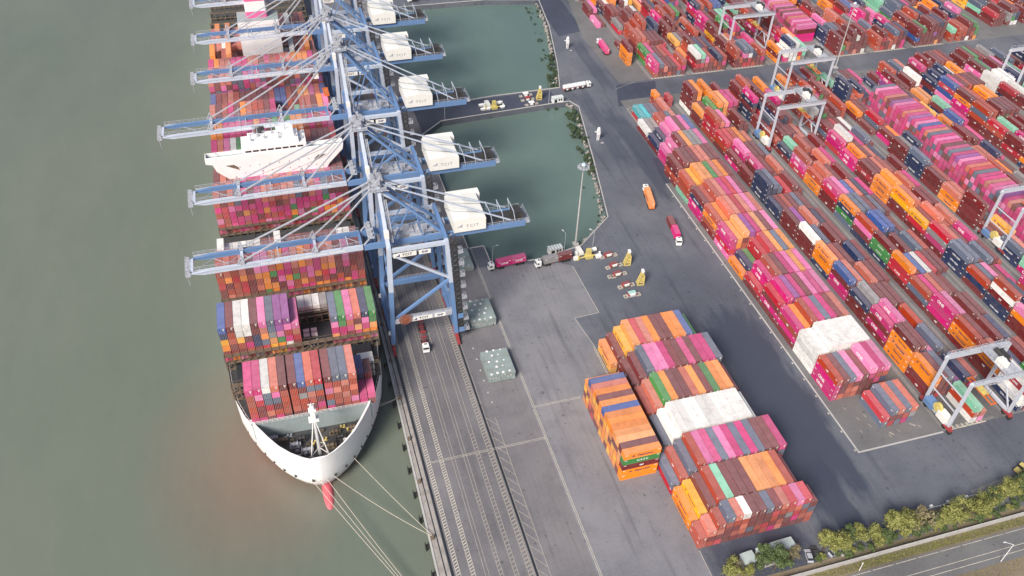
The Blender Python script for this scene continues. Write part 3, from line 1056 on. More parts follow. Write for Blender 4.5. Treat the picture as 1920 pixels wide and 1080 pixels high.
def sts_crane(yc, label, number, tip=-60.5, apz=65.5, reel=True, sc=1.0, trolley_x=12.0, spreader=False, wob=0.0):
    t = thing('ship_to_shore_crane', label, 'crane', (26.35, yc, 0.0), 0.0, 'blue quay cranes beside the ship')
    t.scale = (sc, 1, 1)
    B = lambda mb, name, mat: mb.build(name, mat, t)
    G = 23.2
    gz0, gz1, gy = 42.3, 44.0, 3.75
    for s in (-1, 1):
        y = s * 10
        # waterside and landside legs, light put into the colour: blue below, pale above
        mb = MB().bar((0.1, y, 2.6), (0.9, y, 27.5), 1.5, 2.1, 1.5, 1.8, up=(0, 1, 0))
        B(mb, 'leg', 'crane_blue')
        mb = MB().bar((0.9, y, 27.502), (1.3, y, 46.0), 1.5, 1.8, 1.4, 1.6, up=(0, 1, 0))
        B(mb, 'upper_leg', 'crane_pale')
        mb = MB().bar((G, y, 2.6), (G - 1.6, y, 27.5), 1.4, 1.9, 1.4, 1.6, up=(0, 1, 0))
        B(mb, 'leg', 'crane_blue')
        mb = MB().bar((G - 1.6, y, 27.502), (G - 2.8, y, 46.0), 1.4, 1.6, 1.3, 1.5, up=(0, 1, 0))
        B(mb, 'upper_leg', 'crane_pale')
        # portal beam and its signboards
        mb = MB().box(1.4, y - .75, 12.3, G - 1.5, y + .75, 14.2)
        B(mb, 'portal_beam', 'crane_blue' if s > 0 else 'crane_grey')
        mb = MB()
        railing(mb, 1.6, G - 1.6, y + s * .2, 14.2, 1.6)
        B(mb, 'railing', 'crane_grey')
        mb = MB().box(1.4, y - .55, 44.3, G - 3.2, y + .55, 45.6)
        B(mb, 'upper_tie', 'crane_pale')
        # K-brace
        mb = MB().bar((1.6, y, 43.6), (G - 2.0, y, 29.4), 0.8)
        B(mb, 'brace', 'crane_pale')
        mb = MB().bar((G - 1.9, y, 28.6), (2.2, y, 14.6), 0.9)
        B(mb, 'brace', 'crane_blue')
        for zz, xa in ((12.45, 7.0), (42.1, 2.6)) if s < 0 else ():
            mb = MB().box(xa, y - .83 - (0 if zz < 20 else -.2), zz, xa + 7.6, y - .752 + (0 if zz < 20 else .2), zz + 1.75)
            pn = B(mb, 'sign_panel', 'house_white')
            put_text('lettering', text_mesh('TCIT', 1.35, 'text_dark', 0.03, 1.15), pn, (xa + 4.5, y - .85 + (0 if zz < 20 else .2), zz + .85), (1, 0, 0), (0, 0, 1))
            lg = MB()
            lg.add([(xa + .5, y - .845 + (0 if zz < 20 else .2), zz + .3), (xa + 2.1, y - .845 + (0 if zz < 20 else .2), zz + .3), (xa + 2.1, y - .845 + (0 if zz < 20 else .2), zz + 1.4), (xa + 1.4, y - .845 + (0 if zz < 20 else .2), zz + .8)], [(0, 1, 2, 3)])
            lg.build('logo', 'text_navy', pn)
            mb = MB().box(xa + 8.4, y - .83 + (0 if zz < 20 else .2), zz, xa + 12.4, y - .752 + (0 if zz < 20 else .2), zz + 1.75)
            pn = B(mb, 'sign_panel', 'house_white')
            put_text('lettering', text_mesh('SNP', 1.2, 'text_navy', 0.03), pn, (xa + 10.4, y - .85 + (0 if zz < 20 else .2), zz + .85), (1, 0, 0), (0, 0, 1))
        # bogies
        for x in (0.0, G):
            mb = MB()
            for e in (-2.6, 2.6):
                mb.cbox(x, y + e, 1.0, .9, 4.4, .9)
                for w in (-1.4, -.5, .5, 1.4):
                    mb.tube((x - .3, y + e + w, .5), (x + .3, y + e + w, .5), .42, n=10)
            mb.bar((x, y - 2.6, 1.3), (x, y + 2.6, 1.3), 1.0, 1.3)
            mb.cbox(x, y, 2.2, 1.3, 1.6, 1.2)
            B(mb, 'bogie', 'red_steel')
        mb = MB().cbox(-.4, y - .9, 8.6, 1.8, .12, 1.9)
        pn = B(mb, 'number_plate', 'house_white' if number == '1' else 'crane_blue')
        put_text('lettering', text_mesh(number, 2.0, 'text_dark' if number == '1' else 'text_white', 0.04), pn, (-.4, y - .975, 8.6), (1, 0, 0), (0, 0, 1))
        # mast of the A-frame, from the waterside leg to the apex
        mb = MB().bar((1.3, y * .98, 46.002), (0.6, s * 1.4, apz), 1.25, 1.3, .9, 1.0, up=(1, 0, 0))
        B(mb, 'mast', 'crane_pale')
        mb = MB().bar((2.6, y * .8 + s * .3, 47.0), (2.0, s * 3.2, apz - 5), .32)
        mb.bar((3.2, y * .8 + s * .3, 47.0), (2.6, s * 3.2, apz - 5), .32)
        for q in np.linspace(0, 1, 12):
            a = Vector((2.6, y * .8 + s * .3, 47)).lerp(Vector((2.0, s * 3.2, apz - 5)), q)
            mb.bar(a, a + Vector((.6, 0, 0)), .14)
        B(mb, 'ladder', 'crane_grey')
        # back struts to the landside frame
        mb = MB().bar((1.0, s * 1.6, apz - 1.0), (G - 2.9, s * gy, 44.6), .85, .85)
        B(mb, 'back_strut', 'crane_blue')
        # stays
        mb = MB().bar((0.8, s * 1.2, apz + .4), (44.5, s * gy, 44.9), .42)
        B(mb, 'backstay', 'crane_pale')
        for fx in (tip * .735, tip * .352):
            mb = MB().bar((0.2, s * 1.2, apz + .4), (fx, s * gy, 45.0), .42)
            B(mb, 'forestay', 'crane_grey')
        # girders
        mb = MB().prism_y([(tip, gz0 + .9), (tip + 4, gz0), (-6.2, gz0), (-6.2, gz1), (tip + 6, gz1), (tip, gz1 - .9)], s * gy - .42, s * gy + .42)
        gd = B(mb, 'boom_girder', 'crane_pale' if s < 0 else 'crane_blue')  # near girder coloured in the lit tone, far one in the shaded blue
        if s < 0:
            put_text('lettering', text_mesh('TAN CANG - CAI MEP INTERNATIONAL TERMINAL', 1.1, 'text_white', 0.02, 1.1), gd, (tip * .42, -gy - .45, 43.15), (1, 0, 0), (0, 0, 1))
        mb = MB().box(-5.8, s * gy - .5, gz0 - .3, 49.5, s * gy + .5, gz1)
        B(mb, 'main_girder', 'crane_blue')
        mb = MB()
        yy = s * (gy + 1.5)
        mb.box(tip + 1, min(s * (gy + .63), yy), 43.3, -6.4, max(s * (gy + .63), yy), 43.42)
        railing(mb, tip + 1, -6.4, yy, 43.42)
        mb2 = MB()
        if s > 0:
            B(mb, 'walkway', 'crane_grey')
        yi = s * (gy - 1.3)
        if s < 0:
            mb2.box(tip + 1, s * (gy - .63), 43.3, -6.4, yi, 43.42)
            railing(mb2, tip + 1, -6.4, yi, 43.42)
            B(mb2, 'walkway', 'crane_grey')
        mb = MB()
        mb.box(2.5, s * (gy - .66), 43.2, 22, s * (gy - 1.6), 43.32)
        railing(mb, 2.5, 22, s * (gy - 1.6), 43.32)
        B(mb, 'walkway', 'crane_grey')
    # cross members
    for x, w, hh in ((-6.6, .8, 1.8), (tip * .735, .9, 1.4), (tip * .352, .9, 1.4), (tip + .6, .8, 1.2), (tip * .55, .35, .4), (tip * .18, .35, .4), (49.0, .9, 1.6), (0.9, 1.4, 1.8), (20.5, 1.2, 1.6)):
        mb = MB().box(x - w / 2, -gy + .67, 43.2 - hh / 2, x + w / 2, gy - .67, 43.2 + hh / 2)
        B(mb, 'cross_beam', 'crane_blue' if x > -7 else 'crane_pale')
    for x in (tip * .735, tip * .352):
        for s in (-1, 1):
            mb = MB()
            mb.bar((x + .8, s * gy, 44.0), (x, s * gy, 47.2), .35).bar((x - 1.6, s * gy, 44.0), (x, s * gy, 47.2), .3)
            mb.cbox(x, s * gy, 44.6, 1.4, 1.0, 1.2)
            B(mb, 'stay_bracket', 'crane_grey')
    for x in (tip * .58, tip * .22):
        for s in (-1, 1):
            mb = MB().tube((x, s * (gy + .3), 44), (x, s * (gy + .3), 48), .12, n=6)
            B(mb, 'lamp_post', 'crane_grey')
    n = 12
    for i in range(n):
        xa, xb = tip + 3 + (-9.5 - tip) * i / n, tip + 3 + (-9.5 - tip) * (i + 1) / n
        e = 1 if i % 2 else -1
        mb = MB().bar((xa, e * (gy - 1.9), 43.5), (xb, -e * (gy - 1.9), 43.5), .16)
        B(mb, 'lacing', 'crane_grey')
    for q in (-1, 1):
        mb = MB().path([(0.4, q * .5, apz + 1.6), (tip * .2, q * 2.4, 55), (tip * .70, q * 2.9, 45.2)], .07, 4)
        B(mb, 'hoist_rope', 'dark_steel')
        mb = MB().path([(1.2, q * .6, apz + 1.6), (24, q * 2.4, 51.5), (47, q * 2.4, 46.4)], .07, 4)
        B(mb, 'hoist_rope', 'dark_steel')
        mb = MB().bar((1.1, q * 9.3, 15.2), (1.3, 0.0, 30.0), .5).bar((1.1, q * 9.3, 45.0), (1.3, 0.0, 30.6), .5)
        B(mb, 'side_brace', 'crane_blue')
        mb = MB().bar((4.0, q * gy, 44.1), (11.0, q * 2.6, apz - 8.2), .35).bar((14.0, q * gy, 44.1), (11.0, q * 2.6, apz - 8.2), .3)
        B(mb, 'strut', 'crane_blue')
    mb = MB().box(6.0, -2.2, 44.3, 18.0, 2.2, 44.42)
    for yy in (-2.2, 2.2):
        railing(mb, 6, 18, yy, 44.4)
    B(mb, 'walkway', 'crane_grey')
    for xx, yy, sx, sy, sz in ((5.5, -1.2, 1.6, 1.2, 1.5), (9.0, 1.3, 2.2, 1.0, 1.2), (15, -1.0, 1.4, 1.4, 1.8), (21, .5, 2.0, 3.0, 1.6)):
        mb = MB().cbox(xx, yy, 44.45 + sz / 2, sx, sy, sz)
        B(mb, 'cabinet', 'crane_grey')
    # tip of the boom: sheaves and a small platform
    mb = MB()
    mb.box(tip - 1.6, -gy - .9, 42.6, tip - .02, gy + .9, 42.8)
    railing_y(mb, -gy - .9, gy + .9, tip - 1.5, 42.8)
    for y in (-gy, -gy + 1.2, gy - 1.2, gy):
        mb.tube((tip - .7, y - .12, 43.5), (tip - .7, y + .12, 43.5), .75, n=12)
    B(mb, 'boom_tip', 'crane_grey')
    mb = MB().tube((tip - .9, -gy - .7, 42.7), (tip - .9, -gy - .7, 39.0), .1, n=5)
    B(mb, 'aerial', 'crane_grey')
    # beams along the quay
    for x, z, w, hh in ((0.2, 3.6, 1.1, 1.7), (G, 3.6, 1.0, 1.6), (1.3, 46.2, 1.2, 1.6), (G - 2.8, 46.2, 1.1, 1.5), (0.4, 13.2, 1.0, 1.5), (G - .8, 13.2, 1.0, 1.4)):
        mb = MB().box(x - w / 2, -9.2, z - hh / 2, x + w / 2, 9.2, z + hh / 2)
        B(mb, 'sill_beam' if z < 5 else 'cross_beam', 'crane_blue')
    mb = MB().bar((G - 1.2, -9.4, 15), (G - 2.6, 0, 44.0), .6).bar((G - 1.2, 9.4, 15), (G - 2.6, .01, 44.0), .6)
    B(mb, 'side_brace', 'crane_blue')
    # apex head with platforms and sheaves
    mb = MB()
    mb.cbox(.6, 0, apz + .4, 2.2, 4.6, 1.5)
    mb.cbox(.6, 0, apz - 1.2, 5.2, 7.4, .15)
    for yy in (-3.6, 3.6):
        railing(mb, -2, 3.2, yy, apz - 1.1, 1.3)
    for xx in (-2, 3.2):
        railing_y(mb, -3.6, 3.6, xx, apz - 1.1)
    for yy in (-1.6, -.6, .6, 1.6):
        mb.tube((1.6, yy - .12, apz + 1.6), (1.6, yy + .12, apz + 1.6), .8, n=12)
        mb.tube((-.6, yy - .12, apz + 1.5), (-.6, yy + .12, apz + 1.5), .8, n=12)
    mb.cbox(.6, -2.6, apz + 1.6, 1.2, .8, 1.6).cbox(.6, 2.4, apz + 1.8, .9, .8, 2.0)
    mb.tube((.6, 0, apz + 1), (.6, 0, apz + 4), .1, n=5)
    B(mb, 'apex_head', 'crane_grey')
    mb = MB()
    mb.cbox(1.2, -8.2, 50.6, 1.5, 1.8, 2.6)
    B(mb, 'control_cabinet', 'house_white')
    mb = MB()
    mb.cbox(-3.2, 0, 46.6, 2.2, 8.4, .2)
    railing_y(mb, -4.2, 4.2, -4.2, 46.7)
    railing_y(mb, -4.2, 4.2, -2.2, 46.7)
    for yy in (-3.2, -1.2, 1.4, 3.0):
        mb.cbox(-3.2, yy, 47.3, 1.0, .8, 1.2)
    mb.bar((-5.8, -gy, 44), (-3.2, -gy, 47), .4).bar((-5.8, gy, 44), (-3.2, gy, 47), .4)
    B(mb, 'hinge_platform', 'crane_grey')
    # machinery house with a low-pitched roof, a lean-to at the back
    hx0, hx1, hy0, hy1 = 24.2, 35.2, -5.2, 9.4
    mb = MB()
    mb.prism_y([(hx0, 44.2), (hx1, 44.2), (hx1, 48.8), ((hx0 + hx1) / 2, 49.7), (hx0, 49.2)], hy0, hy1)
    mb.box(hx0 + 1.0, hy1 + .002, 44.2, hx1 + 1.6, hy1 + 3.4, 48.3)
    hs = B(mb, 'machinery_house', 'house_white')
    put_text('lettering', text_mesh('TCIT', 1.6, 'text_grey', 0.01, 1.35), hs, (hx0 + 6.3, hy0 - .02, 46.4), (1, 0, 0), (0, 0, 1))
    lg = MB()
    lg.add([(hx0 + .9, hy0 - .02, 46.2), (hx0 + 2.9, hy0 - .02, 46.2), (hx0 + 2.9, hy0 - .02, 47.6), (hx0 + 2.1, hy0 - .02, 46.9)], [(0, 1, 2, 3)])
    lg.build('logo', 'crane_grey', hs)
    mb = MB().cbox(36.8, 0, 43.95, 25, 6.1, .12)
    B(mb, 'rear_deck', 'dark_steel')
    for s in (-1, 1):
        mb = MB()
        railing(mb, 35.6, 49.4, s * (gy + .45), 44.0, 2.2, 1.3)
        B(mb, 'railing', 'crane_grey')
    for x in (38.0, 42.0, 46.0):
        mb = MB()
        mb.bar((x, -gy, 44), (x - .8, -gy, 48.6), .2).bar((x, gy, 44), (x - .8, gy, 48.6), .2).bar((x - .8, -gy - .1, 48.6), (x - .8, gy + .1, 48.6), .2)
        B(mb, 'service_frame', 'crane_pale')
    mb = MB()
    mb.cbox(47.2, 0, 45.4, 3.2, 3.6, 2.4).cbox(48.8, -2.2, 45.2, 1.2, 1.4, 2.0).tube((46, 2.4, 45), (49, 2.4, 45), .6, n=10)
    B(mb, 'boom_winch', 'dark_steel')
    mb = MB()
    mb.box(49.6, -gy - .8, 43.4, 51.0, gy + .8, 43.55)
    railing_y(mb, -gy - .8, gy + .8, 50.9, 43.55)
    B(mb, 'tail_platform', 'crane_grey')
    # stair and lift tower on the landside near leg
    mb = MB()
    for (x, y) in ((24.3, -11.6), (26.0, -11.6), (24.3, -9.9), (26.0, -9.9)):
        mb.bar((x, y, 1.5), (x - 2.6, y, 47.5), .2)
    for z in np.arange(3.0, 47, 2.2):
        dx = -2.6 * (z - 1.5) / 46
        mb.box(24.2 + dx, -11.7, z - .06, 26.1 + dx, -9.8, z + .06)
    B(mb, 'lift_tower', 'dark_steel')
    for i, z in enumerate(np.arange(4.5, 46, 5.2)):
        dx = -2.6 * (z - 1.5) / 46
        mb = MB()
        mb.box(26.12 + dx, -12.0, z, 27.9 + dx, -9.6, z + .12)
        railing_y(mb, -12.0, -9.6, 27.8 + dx, z + .1)
        for yy in (-11.9, -9.7):
            railing(mb, 26.2 + dx, 27.8 + dx, yy, z + .1, .8)
        mb.cbox(26.9 + dx, -10.2, z + .7, .8, .8, 1.2)
        B(mb, 'landing', 'crane_grey')
    for z in (5.2, 12.0):
        mb = MB().cbox(25.2 - 2.6 * z / 46, -11.9, z, 1.9, .5, 1.9)
        B(mb, 'cable_box', 'crane_blue')
    mb = MB()
    for i in range(18):
        x = 21.0 + (i % 2) * 1.9
        mb.bar((21.0 + ((i + 1) % 2) * 1.9, -7.6, 20 + i * 1.45), (x, -7.6, 21.45 + i * 1.45), .26)
    B(mb, 'stair', 'crane_grey')
    # trolley with driver's cab under the girders
    mb = MB()
    mb.cbox(trolley_x, 0, 43.9, 5.0, 6.0, .5).cbox(trolley_x - 1.4, 0, 44.6, 1.4, 3.4, .9)
    mb.tube((trolley_x + 1, -2.4, 44.6), (trolley_x + 1, 2.4, 44.6), .5, n=10)
    B(mb, 'trolley', 'crane_grey')
    mb = MB().cbox(trolley_x - 3.6, -1.6, 39.6, 2.2, 2.4, 2.6)
    B(mb, 'cab', 'house_white')
    if spreader:
        mb = MB()
        mb.cbox(trolley_x, 0, 30.0, 2.4, 6.0, 1.2).cbox(trolley_x, 0, 28.6, 1.4, 12.2, .5)
        for e in (-6, 6):
            mb.cbox(trolley_x, e, 28.4, 2.5, .5, .7)
        sp = B(mb, 'spreader', 'orange_steel')
        mb = MB()
        for a in (-.9, .9):
            for b in (-2.4, 2.4):
                mb.tube((trolley_x + a, b * .9, 43.6), (trolley_x + a, b, 30.6), .05, n=4)
        B(mb, 'hoist_rope', 'dark_steel')
    if reel:
        mb = MB()
        mb.tube((5.0, -11.3, 14.2), (5.0, -10.9, 14.2), .55, n=12)
        for i in range(16):
            a = 2 * math.pi * i / 16
            mb.bar((5.0, -11.1, 14.2), (5.0 + 2.2 * math.cos(a), -11.1, 14.2 + 2.2 * math.sin(a)), .16)
            b = 2 * math.pi * (i + 1) / 16
            for rr in (1.3, 2.2):
                mb.bar((5.0 + rr * math.cos(a), -11.1, 14.2 + rr * math.sin(a)), (5.0 + rr * math.cos(b), -11.1, 14.2 + rr * math.sin(b)), .2)
        B(mb, 'cable_reel', 'reel_rust')
    return t


sts_crane(226.4, 'nearest blue quay crane, number 1, with its red lattice cable reel low on the front', '1')
sts_crane(263.6, 'second blue quay crane from the bow, number 2, boom ending above the bridge house front', '2', tip=-59.3, apz=65.0, sc=.995)
sts_crane(309.4, 'third blue quay crane from the bow, with the longest boom reaching past the ship', '3', tip=-69.5, apz=72.0)
sts_crane(349.8, 'fourth blue quay crane from the bow, orange spreader hanging by the ship side', '4', tip=-57.5, sc=.985, spreader=True, trolley_x=-3.5)
sts_crane(385.8, 'fifth blue quay crane from the bow, its boom passing the white engine casing', '5', tip=-57.0, sc=.98)
sts_crane(424.5, 'farthest blue quay crane, cut by the top of the photo, boom behind the funnel', '6', tip=-57.0, sc=.98)


# ------------------------------------------------------------------ rubber-tyred yard gantries
def yard_gantry(x0, yc, label, span=23.9, tx=12.0, spz=9.0, dy=6.2):
    t = thing('yard_gantry', label, 'gantry crane', (x0, yc, 0.1), 0.0, 'white yard gantries over the container rows')
    B = lambda mb, name, mat: mb.build(name, mat, t)
    H = 23.0
    for x in (0, span):
        for s in (-1, 1):
            mb = MB().bar((x, s * dy, 2.4), (x, s * dy * .98, H - .6), .75, .95, .75, .95, up=(0, 1, 0))
            B(mb, 'leg', 'rtg_white')
            for e in (-1.3, 1.3):
                mb = MB().tube((x - .5, s * dy + e, .8), (x + .5, s * dy + e, .8), .78, n=14)
                B(mb, 'wheel', 'rubber')
            mb = MB().cbox(x, s * dy, 1.75, 1.3, 3.6, .7).cbox(x + .95, s * dy, 1.4, .7, 1.2, 1.2)
            B(mb, 'bogie', 'red_steel')
        mb = MB().box(x - .5, -dy + .7, 1.9, x + .5, dy - .7, 2.9)
        B(mb, 'sill_beam', 'rtg_white')
        for z in ((9.0, 16.0) if x == 0 else (9.5,)):
            mb = MB().bar((x, -dy + .66, z), (x, dy - .66, z), .35)
            B(mb, 'tie', 'rtg_white')
    for a, b in (((span, -dy + .7, 3.0), (span, -1.2, 9.3)), ((span, dy - .7, 3.0), (span, 1.2, 9.3))):
        mb = MB().bar(a, b, .4)
        B(mb, 'brace', 'rtg_white')
    for s in (-1, 1):
        mb = MB().prism_y([(-.65, H - .6), (span + .65, H - .6), (span + .65, H + .6), (span - 1, H + 1.0), (1, H + 1.0), (-.65, H + .4)], s * dy - .5, s * dy + .5)
        B(mb, 'girder', 'rtg_white')
        mb = MB().box(0, s * dy - .3, H + 1.002, span, s * dy + .3, H + 1.1)
        railing(mb, 0, span, s * (dy + .6), H + 1.0, 1.5)
        mb.box(0, s * dy - .5, H + .9, span, s * (dy + .7), H + .98)
        B(mb, 'walkway', 'crane_grey')
    # electrical house and cable drum on the left side
    mb = MB().box(-1.7, -dy + 1.0, 2.902, 1.0, -dy + 5.0, 5.6)
    B(mb, 'power_house', 'house_white')
    mb = MB().tube((-1.4, -.2, 5.6), (-.4, -.2, 5.6), 1.8, n=18).tube((-1.6, -.2, 5.6), (-.2, -.2, 5.6), .5, n=10)
    B(mb, 'cable_drum', 'yellow_steel')
    mb = MB().box(-2.0, dy - 5.0, 2.9, 1.2, dy - .8, 5.0)
    B(mb, 'generator', 'crane_blue')
    # trolley
    mb = MB().cbox(tx, 0, H + 1.4, 5.6, 2 * dy + .8, .5)
    B(mb, 'trolley_frame', 'crane_grey')
    mb = MB().cbox(tx - 1.6, -dy * .35, H + 2.7, 2.4, 3.4, 2.1).tube((tx - 1.6, -dy * .35, H + 3.75), (tx - 1.6, -dy * .35, H + 4.3), .9, n=10)
    B(mb, 'machine_box', 'house_white')
    mb = MB().tube((tx + .6, -2.6, H + 2.6), (tx + .6, 3.6, H + 2.6), .8, n=12).cbox(tx + 2.0, 1.0, H + 2.4, 1.2, 4, 1.4)
    B(mb, 'winch', 'dark_steel')
    for e in (-2.8, 2.8):
        mb = MB()
        railing_y(mb, -dy, dy, tx + e, H + 1.7)
        B(mb, 'railing', 'crane_grey')
    mb = MB().cbox(tx + 3.6, -2.5, H - 2.2, 1.9, 2.2, 2.4)
    B(mb, 'cab', 'house_white')
    mb = MB()
    for a in (-.8, .8):
        for b in (-2.2, 2.2):
            mb.tube((tx + a, b, H + 1.2), (tx + a, b * 1.3, spz + .6), .06, n=4)
    B(mb, 'hoist_rope', 'dark_steel')
    mb = MB()
    for a in (-.85, .85):
        mb.box(tx + a - .18, -5.9, spz - .2, tx + a + .18, 5.9, spz + .25)
    for e in (-6.0, -2.0, 0, 2.0, 6.0):
        mb.cbox(tx, e, spz + .02, 2.3, .4, .5)
    B(mb, 'spreader', 'orange_steel')
    mb = MB().cbox(tx, 0, spz + .6, 2.0, 4.2, .6).cbox(tx + .2, 1.2, spz + 1.2, 1.0, 1.0, .7).cbox(tx - .3, -1.3, spz + 1.2, .8, 1.0, .6)
    B(mb, 'headblock', 'yellow_steel')
    return t


yard_gantry(197.6, 138.3, 'nearest white yard gantry, straddling a mint green container at the corner of the yard', span=24.2, tx=15.0)
yard_gantry(222.6, 306.0, 'white yard gantry in front of another gantry, near the far end of the rows', tx=17.5, spz=16.0)
yard_gantry(251.3, 343.5, 'white yard gantry standing right behind another, beside the cross road', tx=17.5, spz=15.5)
yard_gantry(280.3, 212.5, 'white yard gantry beside the block of crosswise magenta containers, its cable drum facing the rows', tx=15.0, spz=15.0)
yard_gantry(247.0, 397.5, 'white yard gantry in the far yard beyond the cross road', tx=18.0, spz=14.5)
yard_gantry(372.0, 318.0, 'white yard gantry leg and cable drum cut by the photo edge', tx=15.0, spz=15.0)

# ------------------------------------------------------------------ containers: the plan
ORD = ['first', 'second', 'third', 'fourth', 'fifth', 'sixth', 'seventh', 'eighth', 'ninth', 'tenth', 'eleventh', 'twelfth', 'thirteenth', 'fourteenth',
       'fifteenth', 'sixteenth', 'seventeenth', 'eighteenth', 'nineteenth', 'twentieth', 'twenty-first', 'twenty-second', 'twenty-third', 'twenty-fourth',
       'twenty-fifth', 'twenty-sixth', 'twenty-seventh', 'twenty-eighth', 'twenty-ninth', 'thirtieth']
CW = 2.44
BOXES = []           # every container that can be seen from some side
rng = random.Random(11)
WEIGHTS = [('r', 38), ('b', 11), ('m', 8), ('o', 6), ('y', 2), ('n', 12), ('s', 5), ('c', 5), ('l', 1.5), ('p', 1.5), ('g', 3), ('w', 4), ('G', 3), ('t', 2), ('u', 1.5), ('k', 2), ('v', 1)]
WK = ''.join(k for k, w in WEIGHTS for _ in range(int(w * 2)))


def rc():
    return rng.choice(WK)


def stack(cols, x, y, length, z0, code, place, ang=0.0, th=2.6, exposed=None, end=True):
    """one stack. code: paint letters from the ground up. (x, y) is the low corner; cross stacks have ang = 90 degrees.
    exposed(tier) -> (left, near, right, far) flags of the faces that are not covered by neighbours"""
    h = len(code)
    z = z0
    for t, c in enumerate(code):
        top = t == h - 1
        ex = exposed(t)
        if top or any(ex):
            BOXES.append(dict(x=x, y=y, z=z, L=length, h=th, a=ang, c=c, ex=ex, top=top, place=place, t=h - 1 - t, r=rng.random()))
        z += th


def block(x0, y0, pitch, cols, length, z0, place, ang=0.0, th=2.6, xf=None, row_y=None):
    """cols: list of rows, each a list of stack codes ('' = empty). Row 0 is nearest; exposure follows from the neighbours."""
    H = [[len(c) for c in row] for row in cols]
    for r, row in enumerate(cols):
        for i, code in enumerate(row):
            if not code:
                continue
            g = lambda rr, ii: H[rr][ii] if 0 <= rr < len(H) and 0 <= ii < len(H[rr]) else 0
            lf, rt, nr, fr = g(r, i - 1), g(r, i + 1), g(r - 1, i), g(r + 1, i)
            x = x0 + i * pitch
            y = row_y[r] if row_y else y0 + r * length
            L = length[r] if isinstance(length, list) else length
            p = place(r, i) if callable(place) else place
            stack(cols, x, y, L, z0, code, p, ang, th, lambda t: (t >= lf, True if True else t >= nr, t >= rt, t >= fr))


def fill(top, h):
    """a stack with the given top paint over h-1 random ones"""
    return ''.join(rng.choice('rrbblrbcrlmnsgrb') for _ in range(max(0, h - 1))) + top


# --- foreground block: seven rows of fifteen stacks
def frow(spec):
    """spec like 'o2 y3 c5': top paint and height, or a full ground-up code after '='"""
    outr = []
    for w in spec.split():
        if w == '-':
            outr.append('')
        elif w[0] == '=':
            outr.append(w[1:])
        else:
            outr.append(fill(w[0], int(w[1:])))
    return outr


F_rows = [
    frow('=bb =brl =crlb s5 l5 w5 r5 r5 s5 r5 l5 c5 p5 c5 r4'),
    frow('=oo =ryy =rbcr =rrccb t5 r5 r5 r5 k5 k5 o5 o5 b5 r4 -'),
    frow('=cs =rbb =rnbs b5 p5 m5 s5 p5 m5 s5 m5 s5 r5 r5 m5'),
    frow('- =wgs =wgww =wwwww =wwwww =wwwww =wwwww =wwwww =wwwww =wwwww =wwwww =wwwww =wwwww =swww -'),
    frow('- =rbb =rbbl =GrboG k5 r5 r5 l5 k5 r5 G5 o5 o5 r4 -'),
    frow('- =rrr =rrrr s5 p5 p5 m5 r5 r5 m5 r5 m5 m5 s5 -'),
    frow('=yo =rrr =oryy =royyk c5 l5 o5 r5 r5 o5 o5 u5 G4 - -'),
]
F_y = [113.6, 120.1, 133.05, 146.0, 159.0, 172.0, 185.0]
block(97.4, 0, 2.485, F_rows, [6.06] + [12.19] * 6, 0.02,
      lambda r, i: (f'{ORD[i]} stack', f'{ORD[r]} row of the front block'), row_y=F_y)
# --- the crosswise stack beside it (containers lie across the quay)
CR = ['oorGo', 'rookr', 'oyork', 'ooyrk', 'yoroo', 'ryoyo', 'oooyo', 'yorou', 'royok', 'rooyr', 'croyo', 'rcool', 'oyrou', 'oryo']
ncr = len(CR)
for i, code in enumerate(CR):
    nr = len(CR[i - 1]) if i else 0
    fr = len(CR[i + 1]) if i + 1 < ncr else 0
    stack(None, 84.2, 141.9 + i * 2.47, 12.19, 0.02, code, (f'{ORD[i]} pile', 'lone crosswise stack on the apron'), 90, 2.6, lambda t, nr=nr, fr=fr: (True, t >= nr, True, t >= fr))
# --- yard, first block along the road: eight wide
Y1 = [
    ('- - - - =sc s3 l3 s3 l3 -', 139.0),
    ('=mmmb r4 s4 p4 r4 =rrrmp m5 p5', 153.7),
    ('=wwww =wwww =wwwww =wwwww =wwwww =wwwww =wwwww =wwwww', 166.6),
    ('=rmbm =bmmo b5 m5 s5 m5 r5 l5', 179.5),
    ('=rmrc =rmcmm v5 m5 r5 p5 m5 p5', 192.4),
    ('=rc =rrmm =rmmbb r5 m5 p5 k5 p5', 205.3),
    ('=o =on =nG =rrcc c5 k5 s5 k5', 218.2),
    ('=pcmm =rmok k5 v5 m5 k5 r5 p5', 231.1),
    ('=rbob =rbbo l5 l5 c5 l5 p5 l5', 244.0),
    ('=mmnr =rrrb b5 l5 m5 c5 p5 r5', 256.9),
    ('=tbbb =brby =bbbok k5 G5 l5 o5 r5', 269.8),
    ('=rbrr =rbrrr r5 r5 l5 l5 r5 r5', 282.7),
    ('- =mmp =rmpp r5 k5 g5 g5 p5', 295.6),
    ('- =rn =bnn =rrnp p5 r5 p5 u5', 308.5),
    ('- =rw =rg =cg =ccb b3 s3 l3', 321.4),
    ('- - =cT =lT =cs =rs r2 l3', 334.3),
]
Y1r = [frow(s) for s, _ in Y1]
Y1r[0] = Y1r[0][:9]
block(166.4, 0, 2.52, Y1r, 12.19, 0.12, lambda r, i: (f'{ORD[i]} stack', f'{ORD[r]} row of the first yard block'), row_y=[y for _, y in Y1])
block(184.5, 0, 2.52, [frow('=bbo =sb - =cc'), ], 6.06, 0.12, lambda r, i: (f'{ORD[i]} short stack', 'far end of the yard block nearest the quay'), row_y=[348.5])


